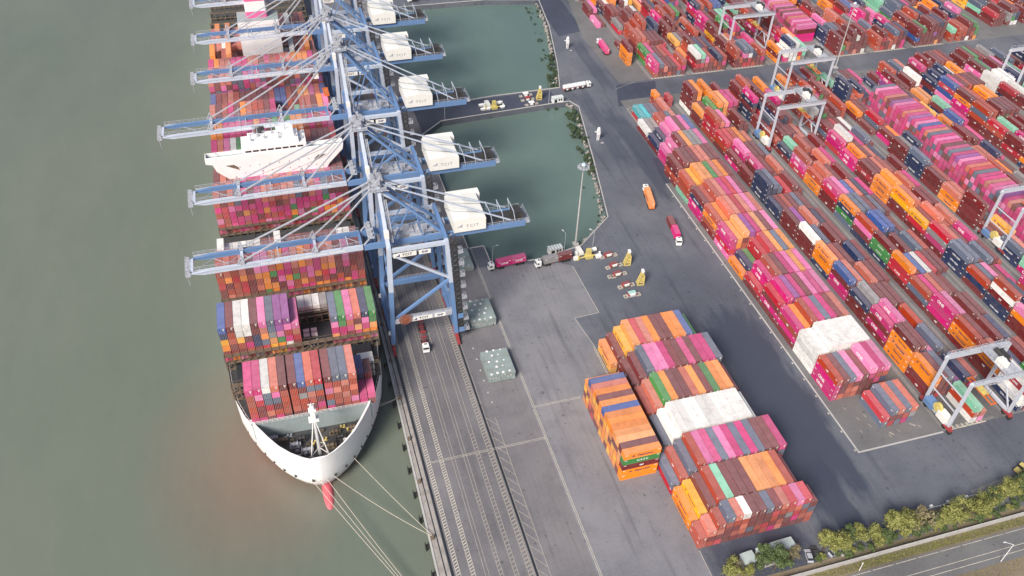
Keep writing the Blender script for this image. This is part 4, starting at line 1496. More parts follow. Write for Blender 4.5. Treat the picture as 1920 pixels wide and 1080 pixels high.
# --- gantry blocks: six stacks beside a truck lane
def rtg_rows(n, base=3.4, seed=0):
    r_ = random.Random(seed)
    rowsx = []
    lv = base
    for k in range(n):
        lv = min(4.9, max(2.8, lv + r_.uniform(-1.1, 1.2)))
        row = []
        run = None
        for i in range(7):
            h = max(1, min(5, int(round(lv + r_.uniform(-1.7, 1.2)))))
            if r_.random() < .05:
                h = 0
            c = run if run and r_.random() < .5 else r_.choice(WK)
            run = c
            code = ''
            for t in range(h):
                code += c if r_.random() < .58 else r_.choice(WK)
            row.append(code)
        rowsx.append(row)
    return rowsx


def override(rowsx, d):
    """known stacks; '-' leaves a low stack of ordinary paint standing there, '.' leaves the slot bare"""
    r_ = random.Random(99)
    for k, spec in d.items():
        if '.' in spec:
            rowsx[k][6] = ''
        else:
            rowsx[k][6] = ''.join(r_.choice('rrbmnsrc') for _ in range(r_.choice((1, 2, 2, 3))))
        for i, w in enumerate(spec.split()):
            if w == '-':
                top = max([len(x.split('=')[-1]) for x in spec.split()[:i]] + [2]) - 1
                rowsx[k][i] = ''.join(r_.choice('rrrbrmlnsrcrn') for _ in range(max(2, min(top, r_.choice((2, 3, 3, 4, 4))))))
            elif w == '.':
                rowsx[k][i] = ''
            else:
                rowsx[k][i] = frow(w)[0]
    return rowsx


A_rows = override(rtg_rows(17, 3.9, 3), {
    0: '. . . =wbt =pl .', 1: '=rroo r4 s4 =rs =sv -', 2: '=oooor r5 =rss =rnp - -', 3: '=rmrm =rrmmp =rmv =bss =s -', 4: '=rrn =rrng =rrl =brr - -',
    5: '=mmru =rrrl =rbT =nu - -', 6: '=nooo =rmm =rmb - =rr -', 7: '=rrrw =rrn =rns - - -', 8: '=rrr =rmv =nn =bbl - -', 9: '=nn =rr =rb =rr - -', 10: '=nnnn =tnns =rrs =b =rc -',
    11: '=rr =cmrm =rrl =rrr - -', 12: '=mr =bmmp =rrl =rrr - -', 13: '=rbc =rrc =rrb =roo - -', 14: '=bcccb =bbrl =ccrp =rrr =rr -'})
B_rows = override(rtg_rows(17, 3.9, 5), {
    1: '=rrob =rrol =rr - - -', 2: '=roob r4 =rrr =rr - -', 3: '=rmmm =rrmp =rrm =rr - -', 4: '=rsb =rrm =rrl =rrr - -', 5: '=rcco =nrr =ruu =uww =ccc -',
    6: '=nGGr =rrr =rr - =ss -', 7: '=nrpb =rbb =nnnu =rnnu =n -', 8: '=sGno =bbss =nnns =rr - -', 9: '=rrcm =rmpp =rrl =nnu - -', 10: '=oob =ooyl =rww - =rr -', 11: '=cmpb =rrr =rr =w - -',
    12: '=rn =rrt =nn =rrb - -', 13: '=rb =rrr =mmr =rn =rr -'})
C_rows = override(rtg_rows(17, 3.9, 9), {
    1: '=rrb =rll =rr =bb - -', 2: '=rrop =rrw - =rr - -', 3: '=nnrwb =rrp - - =pp -', 4: '=rnb =rrs =mmp =rr - -', 5: '=nnns =rnss =rrr =s - -', 6: '=rmgc =rcc =rrl - - -',
    7: '=rcy =rrr =rrll =rr - -', 8: '=rryo =rrol =wll - - -', 9: '=ooo =rook =okk =rw - -', 10: '=rcr =rrr =bbl =rrb - -', 11: '=mm =rbo =rrr =rr - -'})
D_rows = override(rtg_rows(17, 3.0, 13), {5: '=nns =rrl - - - -', 7: '=rrrrr =rrs =rg - - -', 8: '=ool =rrl - - - -', 9: '=rrr =rbb =rb - - -', 10: '=nnns =rrs - - - -', 15: '=nnnnn =rrb - - - -', 14: '=ro =rr - - - -'})
for k in range(5, 15):
    for i in (3, 4, 5, 6):
        D_rows[k][i] = ''
YARDROWS = [('second', 199.5, A_rows), ('third', 226.4, B_rows), ('fourth', 253.2, C_rows), ('fifth', 279.9, D_rows)]
for nm, x, rws in YARDROWS:
    block(x, 0, 2.62, rws, 12.19, 0.12, lambda r, i, nm=nm: (f'{ORD[i]} stack', f'{ORD[r]} row of the {nm} yard block'), row_y=[132.9 + 12.85 * k for k in range(len(rws))])
for q, (nm, x) in enumerate((('sixth', 307.5), ('seventh', 334.0), ('eighth', 360.5), ('ninth', 387.0))):
    rws = rtg_rows(17, 3.8, 20 + q)
    for k in range(8 if q < 2 else 10):
        rws[k] = [''] * 7
    block(x, 0, 2.62, rws, 12.19, 0.12, lambda r, i, nm=nm: (f'{ORD[i]} stack', f'{ORD[r]} row of the {nm} yard block'), row_y=[132.9 + 12.85 * k for k in range(17)])
# crosswise magenta block inside the fifth lane
seqm = 'pmsmpmrlmvspmlmmsclmpvmsmrmpmslmupmvmlmmpvrlmmps'
mcode = [''.join(rng.choice('mmmmrpcms') for _ in range(4)) + seqm[i % len(seqm)] for i in range(48)]
for i, code in enumerate(mcode):
    stack(None, 292.3, 203.5 + i * 2.5, 12.19, 0.12, code, (f'{ORD[i % 30]} pile', 'long crosswise magenta block'), 90, 2.6,
          lambda t, i=i: (True, t >= (len(mcode[i - 1]) if i else 0), True, t >= (len(mcode[i + 1]) if i < 47 else 0)))
# --- far yard beyond the cross road
for q, (nm, x) in enumerate((('first', 197.4), ('second', 221.4), ('third', 244.8), ('fourth', 270.6), ('fifth', 309.0), ('sixth', 335.0), ('seventh', 361.0), ('eighth', 385.0))):
    nrow = 13 if q < 4 else 12
    rws = rtg_rows(nrow, 4.0, 40 + q)
    if q == 0:
        override(rws, {0: '=bmm =rrs =rl - - -', 1: '=GbG =nmm =nr - - -', 2: '=rrbb =rrbl =rrb - - -'})
    if q == 1:
        override(rws, {0: '=rcrw =rcgt =rbp =rrb =rb -', 1: '=o =rbbr =rrc =rrn - -'})
    if q == 2:
        override(rws, {0: '=rrbb =rb =crps =ccws - -', 1: '=rrr =rok =rol - - -'})
    block(x, 0, 2.62, rws, 12.19, 0.12, lambda r, i, nm=nm: (f'{ORD[i]} stack', f'{ORD[r]} row of the {nm} far yard block'), row_y=[378.6 + 12.85 * k for k in range(nrow)])
mc2 = [''.join(rng.choice('mmmrmp') for _ in range(3)) + rng.choice('mmpsmlr') for i in range(38)]
for i, code in enumerate(mc2):
    stack(None, 293.6, 398.0 + i * 2.5, 12.19, 0.12, code, (f'{ORD[i % 30]} pile', 'crosswise magenta block in the far yard'), 90, 2.6,
          lambda t, i=i: (True, t >= (len(mc2[i - 1]) if i else 0), True, t >= (len(mc2[i + 1]) if i < 37 else 0)))
block(188.2, 0, 2.56, [frow('=ooor'), frow('- =r'), frow('=p =r'), frow('=rr =rp'), frow('=gt =rr')], 12.19, 0.12,
      lambda r, i: (f'{ORD[i]} stack', f'{ORD[r]} row at the far yard edge'), row_y=[394.0, 408, 441, 455, 478])
# the corner group past the last road
for q in range(3):
    rws = rtg_rows(6, 2.8, 70 + q)
    block(424 + q * 20, 0, 2.56, rws, 12.19, 0.12, lambda r, i, q=q: (f'{ORD[i]} stack', f'{ORD[r]} row of the {ORD[q]} corner block'), row_y=[390 + 12.85 * k for k in range(6)])

# --- aboard the ship (local frame of the ship; turned into the yard frame below)
SHIPB = []


def ship_bay(row, by, stacks, z0, xs, name, th=2.62):
    H = [len(s) for s in stacks]
    for i, code in enumerate(stacks):
        lf = H[i - 1] if i else 0
        rt = H[i + 1] if i + 1 < len(H) else 0
        z = z0
        for t, c in enumerate(code):
            top = t == len(code) - 1
            SHIPB.append(dict(x=xs[i], y=by, z=z, L=12.19, h=th, a=0, c=c, ex=(t >= lf, True, t >= rt, True), top=top, t=len(code) - 1 - t, r=rng.random(),
                              place=(f'{ORD[i]} stack', f'{ORD[row]} deck row from the bow')))
            z += th


x20 = [-25.0 + 2.505 * i for i in range(20)]
b1 = ['mcbbbm', 'mrrcpm', 'rlcssw', 'mbrspl', 'rbbbbr', 'rbbbbr', 'rbbgru', 'crblsl', 'bmrbsc', 'msbpcr', 'rbblbs', 'bblbls', 'bpblbl']
x1 = [-18.2 + 2.50 * i + (0.35 if i > 4 else 0) + (0.35 if i > 8 else 0) for i in range(13)]
ship_bay(0, BAY1Y, [c[:6] for c in b1], HB - 1.2, x1, 'a')
for q, (dx, dy, code) in enumerate(((2.6, 0.0, 'mm'), (2.6, 6.12, 'mmnu'), (5.15, 0.0, 'rm'), (5.15, 6.12, 'rrr'))):
    for t, c in enumerate(code):
        SHIPB.append(dict(x=x1[-1] + dx, y=BAY1Y + dy, z=HB - 1.2 + t * 2.62, L=6.06, h=2.62, a=0, c=c, ex=(True, True, True, True), top=t == len(code) - 1, t=len(code) - 1 - t, r=rng.random(),
                          place=(f'{ORD[q]} short stack', 'starboard side of the first deck row')))
b2 = ['mroynu', 'orrbbr', 'prbyww', 'rbmrww', 'srnnrr', 'rcsolp', 'oykgss', 'yoGpvv', 'mwmcpv', 'rrclp', '', '', '', '', 'mkmps', 'mmmGG', 'mrmlp', 'mmkrl', 'oompn', 'pokGG']
ship_bay(1, BAYS[2], b2, HB, x20, 'b')


for i, cc in enumerate(('w', 'w', 'w', 'g')):
    for tt in (0, 1):
        SHIPB.append(dict(x=x20[10 + i], y=BAYS[3] + .4, z=HB + 1.2 + 2.62 * tt, L=6.06, h=2.62, a=0, c=cc, ex=(True, True, True, True), top=tt == 1, t=1 - tt, r=rng.random(),
                          place=(f'{ORD[i]} box', 'short pale row behind the gap of the second deck row')))
for a, b in ((1.6, 6.4), (4.2, 6.4), (1.6, 8.6), (4.2, 8.6)):
    MB().cbox(a, BAYS[2] + b, HB + .25, 2.0, 1.5, .6).build('vent_box', 'white_paint', ship)


def rnd_stack(h, bias):
    return ''.join(rng.choice(bias) for _ in range(h))


RED = 'bbrrcclbbrro'
MIX = 'mmmppcrrlobbG'
ship_bay(2, BAYS[4], [rnd_stack(5, RED) + rng.choice('rbllp') for _ in range(6)] + [rnd_stack(5, 'mmooGbrpo') + rng.choice('pmlo') for _ in range(8)] + [rnd_stack(5, 'rrmoorcb') + rng.choice('rorlp') for _ in range(6)], HB, x20, 'c')
ship_bay(3, BAYS[5], [rnd_stack(2 if i not in (0, 8) else 3, 'rrbw') + ('w' if (1 <= i < 6 or i in (0, 8, 17, 18)) else 'r') for i in range(20)], HB, x20, 'd')
ship_bay(4, BAYS[7], [rnd_stack(5, 'mmmmmccrpbGo') + rng.choice('mrlbs') for _ in range(20)], HB, x20, 'e')
ship_bay(5, BAYS[8] - .6, [rnd_stack(4, MIX) + rng.choice('mlpr') for _ in range(20)], HB, x20, 'f')
ship_bay(6, BH + 13.6, [rnd_stack(6, 'mmmpGcwlor') for _ in range(7)] + [''] * 6 + [rnd_stack(6, 'mmcrGwobc') for _ in range(7)], HB, x20, 'g')
for j, (yy, hh) in enumerate(((BH + 28.2, 6), (BH + 42.0, 6), (BH + 56, 5), (BH + 70, 7), (BH + 84, 6))):
    sel = ['mmmpbroG', 'bbrrlomp', 'rlpbktuo', 'rrlpmvbs', 'bmmmcrol'][j]
    gap = rng.randrange(10, 14) if j == 1 else 99
    ship_bay(7 + j, yy, ['' if gap <= i < gap + 4 else rnd_stack(hh, sel) for i in range(20)], HB, x20, 'h')
for j, yy in enumerate((EB + 1, EB + 15.5, EB + 29.5)):
    ship_bay(12 + j, yy, [rnd_stack(rng.choice((2, 3, 4)), 'bborrlw') if (i < 5 or i > 13) or j > 0 else '' for i in range(20)], HB, x20, 'i')
ca, sa = math.cos(SHIP_A), math.sin(SHIP_A)
for b in SHIPB:
    if b['top'] or any(b['ex']):
        b['x'], b['y'] = SHIP_O.x + b['x'] * ca - b['y'] * sa, SHIP_O.y + b['x'] * sa + b['y'] * ca
        b['z'] += SHIP_O.z
        b['a'] = math.degrees(SHIP_A)
        b['ship'] = True
        BOXES.append(b)


# ------------------------------------------------------------------ which containers show, and how large
def corners(b):
    """eight corners; local x across (CW), local y along (L); cross stacks lie along x"""
    g = 0.05
    if b['a'] == 90:
        x0, x1, y0, y1 = b['x'], b['x'] + b['L'], b['y'] + g, b['y'] + CW - g
        P = [(x0, y0), (x1, y0), (x1, y1), (x0, y1)]
    else:
        a = math.radians(b['a'])
        c, s = math.cos(a), math.sin(a)
        P = [(b['x'] + u * c - v * s, b['y'] + u * s + v * c) for u, v in ((g, 0), (CW - g, 0), (CW - g, b['L']), (g, b['L']))]
    z0, z1 = b['z'] + .03, b['z'] + b['h'] - .03
    return [(x, y, z0) for x, y in P] + [(x, y, z1) for x, y in P]


BC = np.array([corners(b) for b in BOXES])                     # n, 8, 3
FACE = {'roof': (4, 5, 6, 7), 'near': (0, 1, 5, 4), 'left': (3, 0, 4, 7), 'right': (1, 2, 6, 5), 'far': (2, 3, 7, 6)}
_R = np.array([list(_rt), list(_up), list(_fw)])
RW, RH = 640, 360
d = BC - np.array([0, 0, CH])
cc = d @ _R.T
PXY = np.stack([RW / 2 + CF * RW / 1920 * cc[..., 0] / cc[..., 2], RH / 2 - CF * RW / 1920 * cc[..., 1] / cc[..., 2]], -1)
DEP = cc[..., 2].mean(1)
idb = np.full((RH, RW), -1, int)
dist = np.linalg.norm(BC.mean(1) - np.array([0, 0, CH]), axis=1)
for bi in np.argsort(-dist):
    if not ((PXY[bi, :, 0].max() > 0) and (PXY[bi, :, 0].min() < RW) and (PXY[bi, :, 1].max() > 0) and (PXY[bi, :, 1].min() < RH)):
        continue
    for nm in ('left', 'near', 'roof'):
        if nm == 'roof' and not BOXES[bi]['top']:
            continue
        q = PXY[bi, FACE[nm]]
        x0, y0 = np.floor(q.min(0)).astype(int)
        x1, y1 = np.ceil(q.max(0)).astype(int)
        x0, y0, x1, y1 = max(0, x0), max(0, y0), min(RW, x1 + 1), min(RH, y1 + 1)
        if x1 <= x0 or y1 <= y0:
            continue
        gx, gy_ = np.meshgrid(np.arange(x0, x1) + .5, np.arange(y0, y1) + .5)
        ins = np.ones(gx.shape, bool)
        sgn = 0
        ar = 0.0
        for k in range(4):
            a, c2 = q[k], q[(k + 1) % 4]
            ar += a[0] * c2[1] - a[1] * c2[0]
        for k in range(4):
            a, c2 = q[k], q[(k + 1) % 4]
            e = (c2[0] - a[0]) * (gy_ - a[1]) - (c2[1] - a[1]) * (gx - a[0])
            ins &= (e * ar >= 0)
        idb[y0:y1, x0:x1][ins] = bi
cnt = np.bincount(idb[idb >= 0].ravel(), minlength=len(BOXES))
for i, b in enumerate(BOXES):
    b['px'] = int(cnt[i]) * (0.8 if b.get('ship') and b['y'] > 225 else 1.0)
order = sorted(range(len(BOXES)), key=lambda i: -BOXES[i]['px'])
SINGLE = set(i for i in order[:300] if BOXES[i]['px'] > 6)
N_SEEN = int((cnt > 0).sum())


# ------------------------------------------------------------------ container meshes
def container_mesh(L, h, name):
    """corner posts, rails, corrugated sides and roof; the door end is at -y"""
    mb = MB()
    w = CW - .024
    hh = h - .024
    p = .16
    z0 = .012
    for x in (0, w - p):
        for y in (0, L - p):
            mb.box(x, y, z0, x + p, y + p, z0 + hh)
    for z in (z0 + .002, z0 + hh - .152):
        for x in (.004, w - .124):
            mb.box(x, p, z, x + .12, L - p, z + .148)
        for y in (.004, L - .124):
            mb.box(p, y, z, w - p, y + .12, z + .148)
    n = int((L - 2 * p) / .42)
    st = (L - 2 * p) / n
    za, zb = z0 + .15, z0 + hh - .152
    for side, xo, xi in ((0, .03, .075), (1, w - .03, w - .075)):
        pr = []
        for i in range(n):
            y = p + i * st
            pr += [(xo, y), (xo, y + st * .35), (xi, y + st * .5), (xi, y + st * .85)]
        pr.append((xo, L - p))
        vs = [(x, y, za) for x, y in pr] + [(x, y, zb) for x, y in pr]
        k = len(pr)
        mb.add(vs, [(i, i + 1, k + i + 1, k + i) if side else (i + 1, i, k + i, k + i + 1) for i in range(k - 1)])
    pr = []
    zt = z0 + hh - .01
    n = int((L - .2) / .6)
    st = (L - .2) / n
    for i in range(n):
        y = .1 + i * st
        pr += [(y, zt), (y + st * .4, zt), (y + st * .5, zt - .03), (y + st * .9, zt - .03)]
    pr.append((L - .1, zt))
    k = len(pr)
    mb.add([(.06, y, z) for y, z in pr] + [(w - .06, y, z) for y, z in pr], [(i, k + i, k + i + 1, i + 1) for i in range(k - 1)])
    mb.add([(p, L - .05, za), (w - p, L - .05, za), (w - p, L - .05, zb), (p, L - .05, zb)], [(1, 0, 3, 2)])
    for x in (0, w - .18):
        for y in (0, L - .18):
            for z in (z0, z0 + hh - .118):
                mb.box(x - .006, y - .006, z - .004, x + .186, y + .186, z + .122)
    # white number plates near the corners, lashing marks
    for xs_, dz in ((.0, .0),):
        for y in (.35, L - 1.25):
            mb.add([(-.004, y, z0 + hh - .62), (-.004, y + .9, z0 + hh - .62), (-.004, y + .9, z0 + hh - .34), (-.004, y, z0 + hh - .34)], [(1, 0, 3, 2)], 1)
        mb.add([(w * .55, -.004, z0 + hh - .5), (w * .92, -.004, z0 + hh - .5), (w * .92, -.004, z0 + hh - .3), (w * .55, -.004, z0 + hh - .3)], [(0, 1, 2, 3)], 1)
    # a floor so that the box is closed
    mb.add([(.05, .05, z0 + .1), (w - .05, .05, z0 + .1), (w - .05, L - .05, z0 + .1), (.05, L - .05, z0 + .1)], [(0, 3, 2, 1)])
    return mb.mesh(name, ['container', 'house_white'], fix=False)


def door_mesh(h):
    mb = MB()
    w = CW - .024
    hh = h - .024
    for x0, x1 in ((.17, w / 2 - .01), (w / 2 + .01, w - .17)):
        mb.box(x0, .035, .18, x1, .09, hh - .16, 0)
        for k in (.28, .72):
            x = x0 + (x1 - x0) * k
            mb.box(x - .03, -.012, .10, x + .03, .034, hh - .06, 1)
            mb.box(x - .1, -.016, 1.0, x + .16, .03, 1.06, 1)
        for z in (.5, 1.25, 2.0):
            mb.box(x0 + .02, .012, z, x1 - .02, .034, z + .05, 0)
    mb.box(w * .6, .0, hh * .55, w * .78, .034, hh * .72, 2)
    return mb.mesh('door', ['container', 'bars', 'house_white'], fix=False)


CM, DM = {}, {}
TXT = {  # lettering by paint: words, size, material, chance, place along the side (0 far .. 1 near)
    'm': ('ONE', 1.75, 'text_white', .75, .40), 'p': ('ONE', 1.75, 'text_white', .5, .40), 'o': ('Hapag-Lloyd', 1.0, 'text_navy', .85, .54),
    'y': ('Hapag-Lloyd', 1.0, 'text_navy', .85, .54), 'G': ('U A S C', 1.1, 'text_white', .85, .52), 'n': ('CMA CGM', 1.0, 'text_white', .75, .5),
    'c': ('K LINE', 1.15, 'text_white', .6, .5), 'r': ('cai', 1.25, 'text_white', .38, .52), 'b': ('cai', 1.25, 'text_white', .3, .5),
}
tr = random.Random(5)
STUFF_TXT = []


def side_text(b):
    """words on a container, or None"""
    t = TXT.get(b['c'])
    if not t or b['L'] < 10 or tr.random() > t[3]:
        return None
    return t


def text_frame(b, t):
    """where the lettering sits: on the long side that faces the camera"""
    if b['a'] == 90:
        o = Vector((b['x'] + b['L'] * t[4] + (.4 if 'Hapag' in t[0] else 0), b['y'] - .02, b['z'] + b['h'] * .5))
        return o, Vector((1, 0, 0)), Vector((0, 0, 1))
    a = math.radians(b['a'])
    ux, uy = Vector((math.cos(a), math.sin(a), 0)), Vector((-math.sin(a), math.cos(a), 0))
    o = Vector((b['x'], b['y'], b['z'] + b['h'] * .5)) + uy * (b['L'] * (1 - t[4])) - ux * .015
    return o, -uy, Vector((0, 0, 1))


def hl_logo():
    mb = MB()
    for dx in (0, .42):
        mb.add([(dx, -.42, .012), (dx + .24, -.42, .012), (dx + .52, .42, .012), (dx + .28, .42, .012)], [(0, 1, 2, 3)])
    mb.add([(.1, -.08, .014), (1.0, -.08, .014), (1.05, .1, .014), (.15, .1, .014)], [(0, 1, 2, 3)])
    return mb.mesh('logo', ['text_navy'])


HLM = hl_logo()
GROUP = {'ship': 'containers stacked on the ship', 'yard': 'containers stacked on the quay and in the yard'}


def make_single(b):
    key = (b['L'], round(b['h'], 2))
    if key not in CM:
        CM[key] = container_mesh(b['L'], b['h'], 'shipping_container')
        DM[key] = door_mesh(b['h'])
    o = bpy.data.objects.new('shipping_container', CM[key])
    COL.objects.link(o)
    if b['a'] == 90:
        o.location = (b['x'] + b['L'], b['y'] + .012, b['z'])
        o.rotation_euler = (0, 0, math.pi / 2)
    else:
        o.location = (b['x'] + .012, b['y'], b['z'])
        o.rotation_euler = (0, 0, math.radians(b['a']))
    o.color = PALL[b['c']]
    st, where = b['place']
    nmc = PAL[b['c']][1]
    top = 'topping the' if b['t'] == 0 else f"{ORD[b['t']]} from top,"
    lab = f"{nmc} container {top} {st}, {where}"
    tag(o, lab, 'container', GROUP['ship' if b.get('ship') else 'yard'])
    # doors: at the near end of the lengthwise boxes
    dr = bpy.data.objects.new('door', DM[key])
    COL.objects.link(dr)
    dr.parent = o
    dr.color = PALL[b['c']]
    t = side_text(b) if (b['ex'][0] if b['a'] != 90 else b['ex'][1]) and not b.get('ship') else None
    if t:
        og, xd, yd = text_frame(b, t)
        mw = Matrix((xd, yd, xd.cross(yd))).transposed().to_4x4()
        mw.translation = og
        base = Matrix.Translation(o.location) @ Matrix.Rotation(o.rotation_euler.z, 4, 'Z')
        tx = bpy.data.objects.new('lettering', text_mesh(t[0], t[1], t[2], .03, 1.0))
        COL.objects.link(tx)
        tx.parent = o
        tx.matrix_local = base.inverted() @ mw
        if 'Hapag' in t[0]:
            lg = bpy.data.objects.new('logo', HLM)
            COL.objects.link(lg)
            lg.parent = o
            lg.matrix_local = base.inverted() @ mw @ Matrix.Translation((-4.5, 0, 0))
    return o


V, Fc, MI, UVS, PC = [], [], [], [], []
MARKS = []
for i, b in enumerate(BOXES):
    if i in SINGLE:
        make_single(b)
        continue
    base = len(V)
    V.extend(BC[i].tolist())
    col = list(PALL[b['c']][:3]) + [b['r']]
    L, h = b['L'], b['h']
    fl = dict(left=b['ex'][0] or True, near=True, right=b['ex'][2], far=b['ex'][3])
    if b['a'] == 90:
        fl = dict(left=True, near=b['ex'][1], right=True, far=b['ex'][3])
    for nm, on in (('roof', b['top']), ('near', fl['near']), ('left', fl['left'] if b['a'] == 90 else b['ex'][0]), ('right', fl['right']), ('far', fl['far'])):
        if not on:
            continue
        Fc.append(tuple(base + k for k in FACE[nm]))
        longside = nm in (('near', 'far') if b['a'] == 90 else ('left', 'right'))
        MI.append(0 if (longside or nm == 'roof') else 1)
        wd = L if longside else CW
        if nm == 'roof':
            UVS += [(0, 0), (0, CW), (L, CW), (L, 0)] if b['a'] != 90 else [(0, 0), (L, 0), (L, CW), (0, CW)]
        else:
            UVS += [(0, 0), (wd, 0), (wd, h), (0, h)]
        PC += col * 4
    if b['px'] > 0 and b['ex'][0] and b['a'] != 90 and not b.get('ship'):
        t = side_text(b)
        if t:
            STUFF_TXT.append((b, t))
        MARKS.append(b)
me = bpy.data.meshes.new('stacked_containers')
me.from_pydata(V, [], Fc)
me.materials.append(M['stack_side'])
me.materials.append(M['stack_end'])
me.polygons.foreach_set('material_index', MI)
uvl = me.uv_layers.new(name='uv')
uvl.data.foreach_set('uv', np.array(UVS, dtype=np.float32).ravel())
ca_ = me.color_attributes.new('paint', 'FLOAT_COLOR', 'CORNER')
ca_.data.foreach_set('color', np.array(PC, dtype=np.float32))
me.update()
stuff = link('stacked_containers', me)
tag(stuff, 'many stacked containers of all colours filling the ship and the rows of the yard', 'containers', None, 'stuff')
bym = {}
for b, t in STUFF_TXT:
    tm = text_mesh(t[0], t[1], t[2], .03, 1.0)
    og, xd, yd = text_frame(b, t)
    mw = Matrix((xd, yd, xd.cross(yd))).transposed().to_4x4()
    mw.translation = og
    vs, fs = bym.setdefault(t[2], ([], []))
    o0 = len(vs)
    vs.extend([tuple(mw @ v.co) for v in tm.vertices])
    fs.extend([tuple(o0 + k for k in p.vertices) for p in tm.polygons if p.normal.z > -.5])
vs, fs = bym.setdefault('text_white', ([], []))
for b in MARKS:                      # small white number plates
    for y in (b['y'] + .35, b['y'] + b['L'] - 1.3):
        o0 = len(vs)
        x, z = b['x'] + .03, b['z'] + b['h']
        vs.extend([(x, y, z - .64), (x, y + .95, z - .64), (x, y + .95, z - .34), (x, y, z - .34)])
        fs.append((o0 + 1, o0, o0 + 3, o0 + 2))
for mt, (vs, fs) in bym.items():
    me = bpy.data.meshes.new('lettering')
    me.from_pydata(vs, [], fs)
    me.materials.append(M[mt])
    o = link('lettering', me, stuff)
    o['kind'] = 'stuff'
print('containers', len(BOXES), 'seen', N_SEEN, 'single', len(SINGLE), 'smallest', min(BOXES[i]['px'] for i in SINGLE), 'text', len(STUFF_TXT))

# lashing rods crossed over the front of the lowest tiers aboard
mb = MB()
for k in (2, 4):
    y = BAYS[k] - .12
    for i in range(20):
        if k == 2 and 10 <= i < 14:
            continue
        x = x20[i] + .1
        mb.bar((x, y, HB), (x + 2.3, y, HB + 5.1), .05).bar((x + 2.3, y, HB), (x, y, HB + 5.1), .05)
lr = mb.build('lashing_rods', 'orange_steel', ship)
lr['kind'] = 'stuff'
# concrete runways of the yard gantries
mb = MB()
for x in (197.6, 221.9, 224.2, 248.6, 251.2, 275.4, 278.2, 302.5, 305.6, 329.8, 332.4, 356.6, 359.0, 383, 385.6):
    mb.add([(x - .75, 132.4, .106), (x + .75, 132.4, .106), (x + .75, 360, .106), (x - .75, 360, .106)], [(0, 1, 2, 3)])
for x in (195.6, 217.6, 219.6, 241.6, 243.2, 266.6, 269.0, 291.4, 307.2, 331.4, 333.2, 357, 359.4, 382.4, 383.6):
    mb.add([(x - .75, 377.4, .106), (x + .75, 377.4, .106), (x + .75, 545, .106), (x - .75, 545, .106)], [(0, 1, 2, 3)])
for x0, x1, y in ((197.6, 217.5, 132.9), (224.2, 244, 132.9), (195.6, 214, 378.0), (219.6, 238, 378.0), (243.2, 262, 378), (269, 289, 378), (307.2, 327, 378), (333, 353, 378), (359, 379, 378), (383.6, 404, 378)):
    mb.add([(x0 + .8, y - .5, .108), (x1, y - .5, .108), (x1, y + .5, .108), (x0 + .8, y + .5, .108)], [(0, 1, 2, 3)])
tag(mb.build('gantry_runway', 'runway'), kind='structure')
mb = MB()
for x0, x1, y in ((198.8, 214, 131.9), (196, 214, 377.2), (220, 238, 377.2), (244, 262, 377.2), (308, 327, 377.2), (334, 353, 377.2), (360, 379, 377.2)):
    x = x0
    while x < x1:
        mb.add([(x, y, .112), (x + .5, y, .112), (x + .5, y + 1.6, .112), (x, y + 1.6, .112)], [(0, 1, 2, 3)])
        mb.add([(x, y, .112), (x + 1.7, y, .114), (x + 1.7, y + .4, .114), (x, y + .4, .112)], [(0, 1, 2, 3)])
        x += 1.9
tag(mb.build('yard_marking', 'line_white'), kind='structure')


# ------------------------------------------------------------------ trucks
def truck(name, label, x, y, heading, cab_mat='white_paint', trailer_mat='red_steel', cat='truck'):
    """tractor and skeletal trailer; local +y is forward, the cab's nose at the origin; heading turns +y clockwise from north"""
    t = thing(name, label, cat, (x, y, 0.0), -R(heading))
    B = lambda mb, n, mt: mb.build(n, mt, t)
    mb = MB()
    mb.prism_y([(-1.2, .9), (1.2, .9), (1.2, 2.9), (1.05, 3.2), (-1.05, 3.2), (-1.2, 2.9)], -2.1, -.05)
    mb.cbox(0, -1.5, 3.32, 1.9, 1.0, .22)
    cab = B(mb, 'cab', cab_mat)
    mb = MB().box(-1.02, -.06, 1.9, 1.02, -.02, 2.8)
    mb.build('windscreen', 'glass', cab)
    for s in (-1, 1):
        mb = MB().box(min(s * 1.19, s * 1.22), -1.2, 1.9, max(s * 1.19, s * 1.22), -.35, 2.7)
        mb.build('window', 'glass', cab)
    mb = MB().cbox(0, -1.3, 3.45, 1.0, .6, .06)
    mb.build('roof_hatch', 'dark_steel', cab)
    mb = MB().box(-1.15, -.1, .45, 1.15, .05, .92)
    B(mb, 'bumper', cab_mat)
    mb = MB().box(-.5, -6.2, .75, -.25, -.3, 1.05).box(.25, -6.2, .75, .5, -.3, 1.05).cbox(0, -2.9, .95, 2.0, 1.2, .8).cbox(0, -5.0, 1.1, 1.0, 1.0, .25)
    B(mb, 'chassis', 'dark_steel')
    mb = MB().box(-.55, -15.6, 1.1, -.3, -3.9, 1.4).box(.3, -15.6, 1.1, .55, -3.9, 1.4)
    for yy in (-4.0, -7.0, -9.6, -9.9, -12.6, -15.5):
        mb.box(-1.22, yy - .12, 1.12, 1.22, yy + .12, 1.42)
    B(mb, 'trailer', trailer_mat)
    for yy in (-1.1, -4.4, -5.7, -11.6, -12.9, -14.2):
        for s in (-1, 1):
            mb = MB().tube((s * .72, yy, .5), (s * 1.22, yy, .5), .5, n=12)
            B(mb, 'wheel', 'rubber')
    for yy in (-7.0, -15.65):
        mb = MB()
        for s in (-1, 1):
            mb.box(min(s * .8, s * 1.1), yy - .05, .9, max(s * .8, s * 1.1), yy, 1.05)
        B(mb, 'tail_light', 'red_steel')
    return t


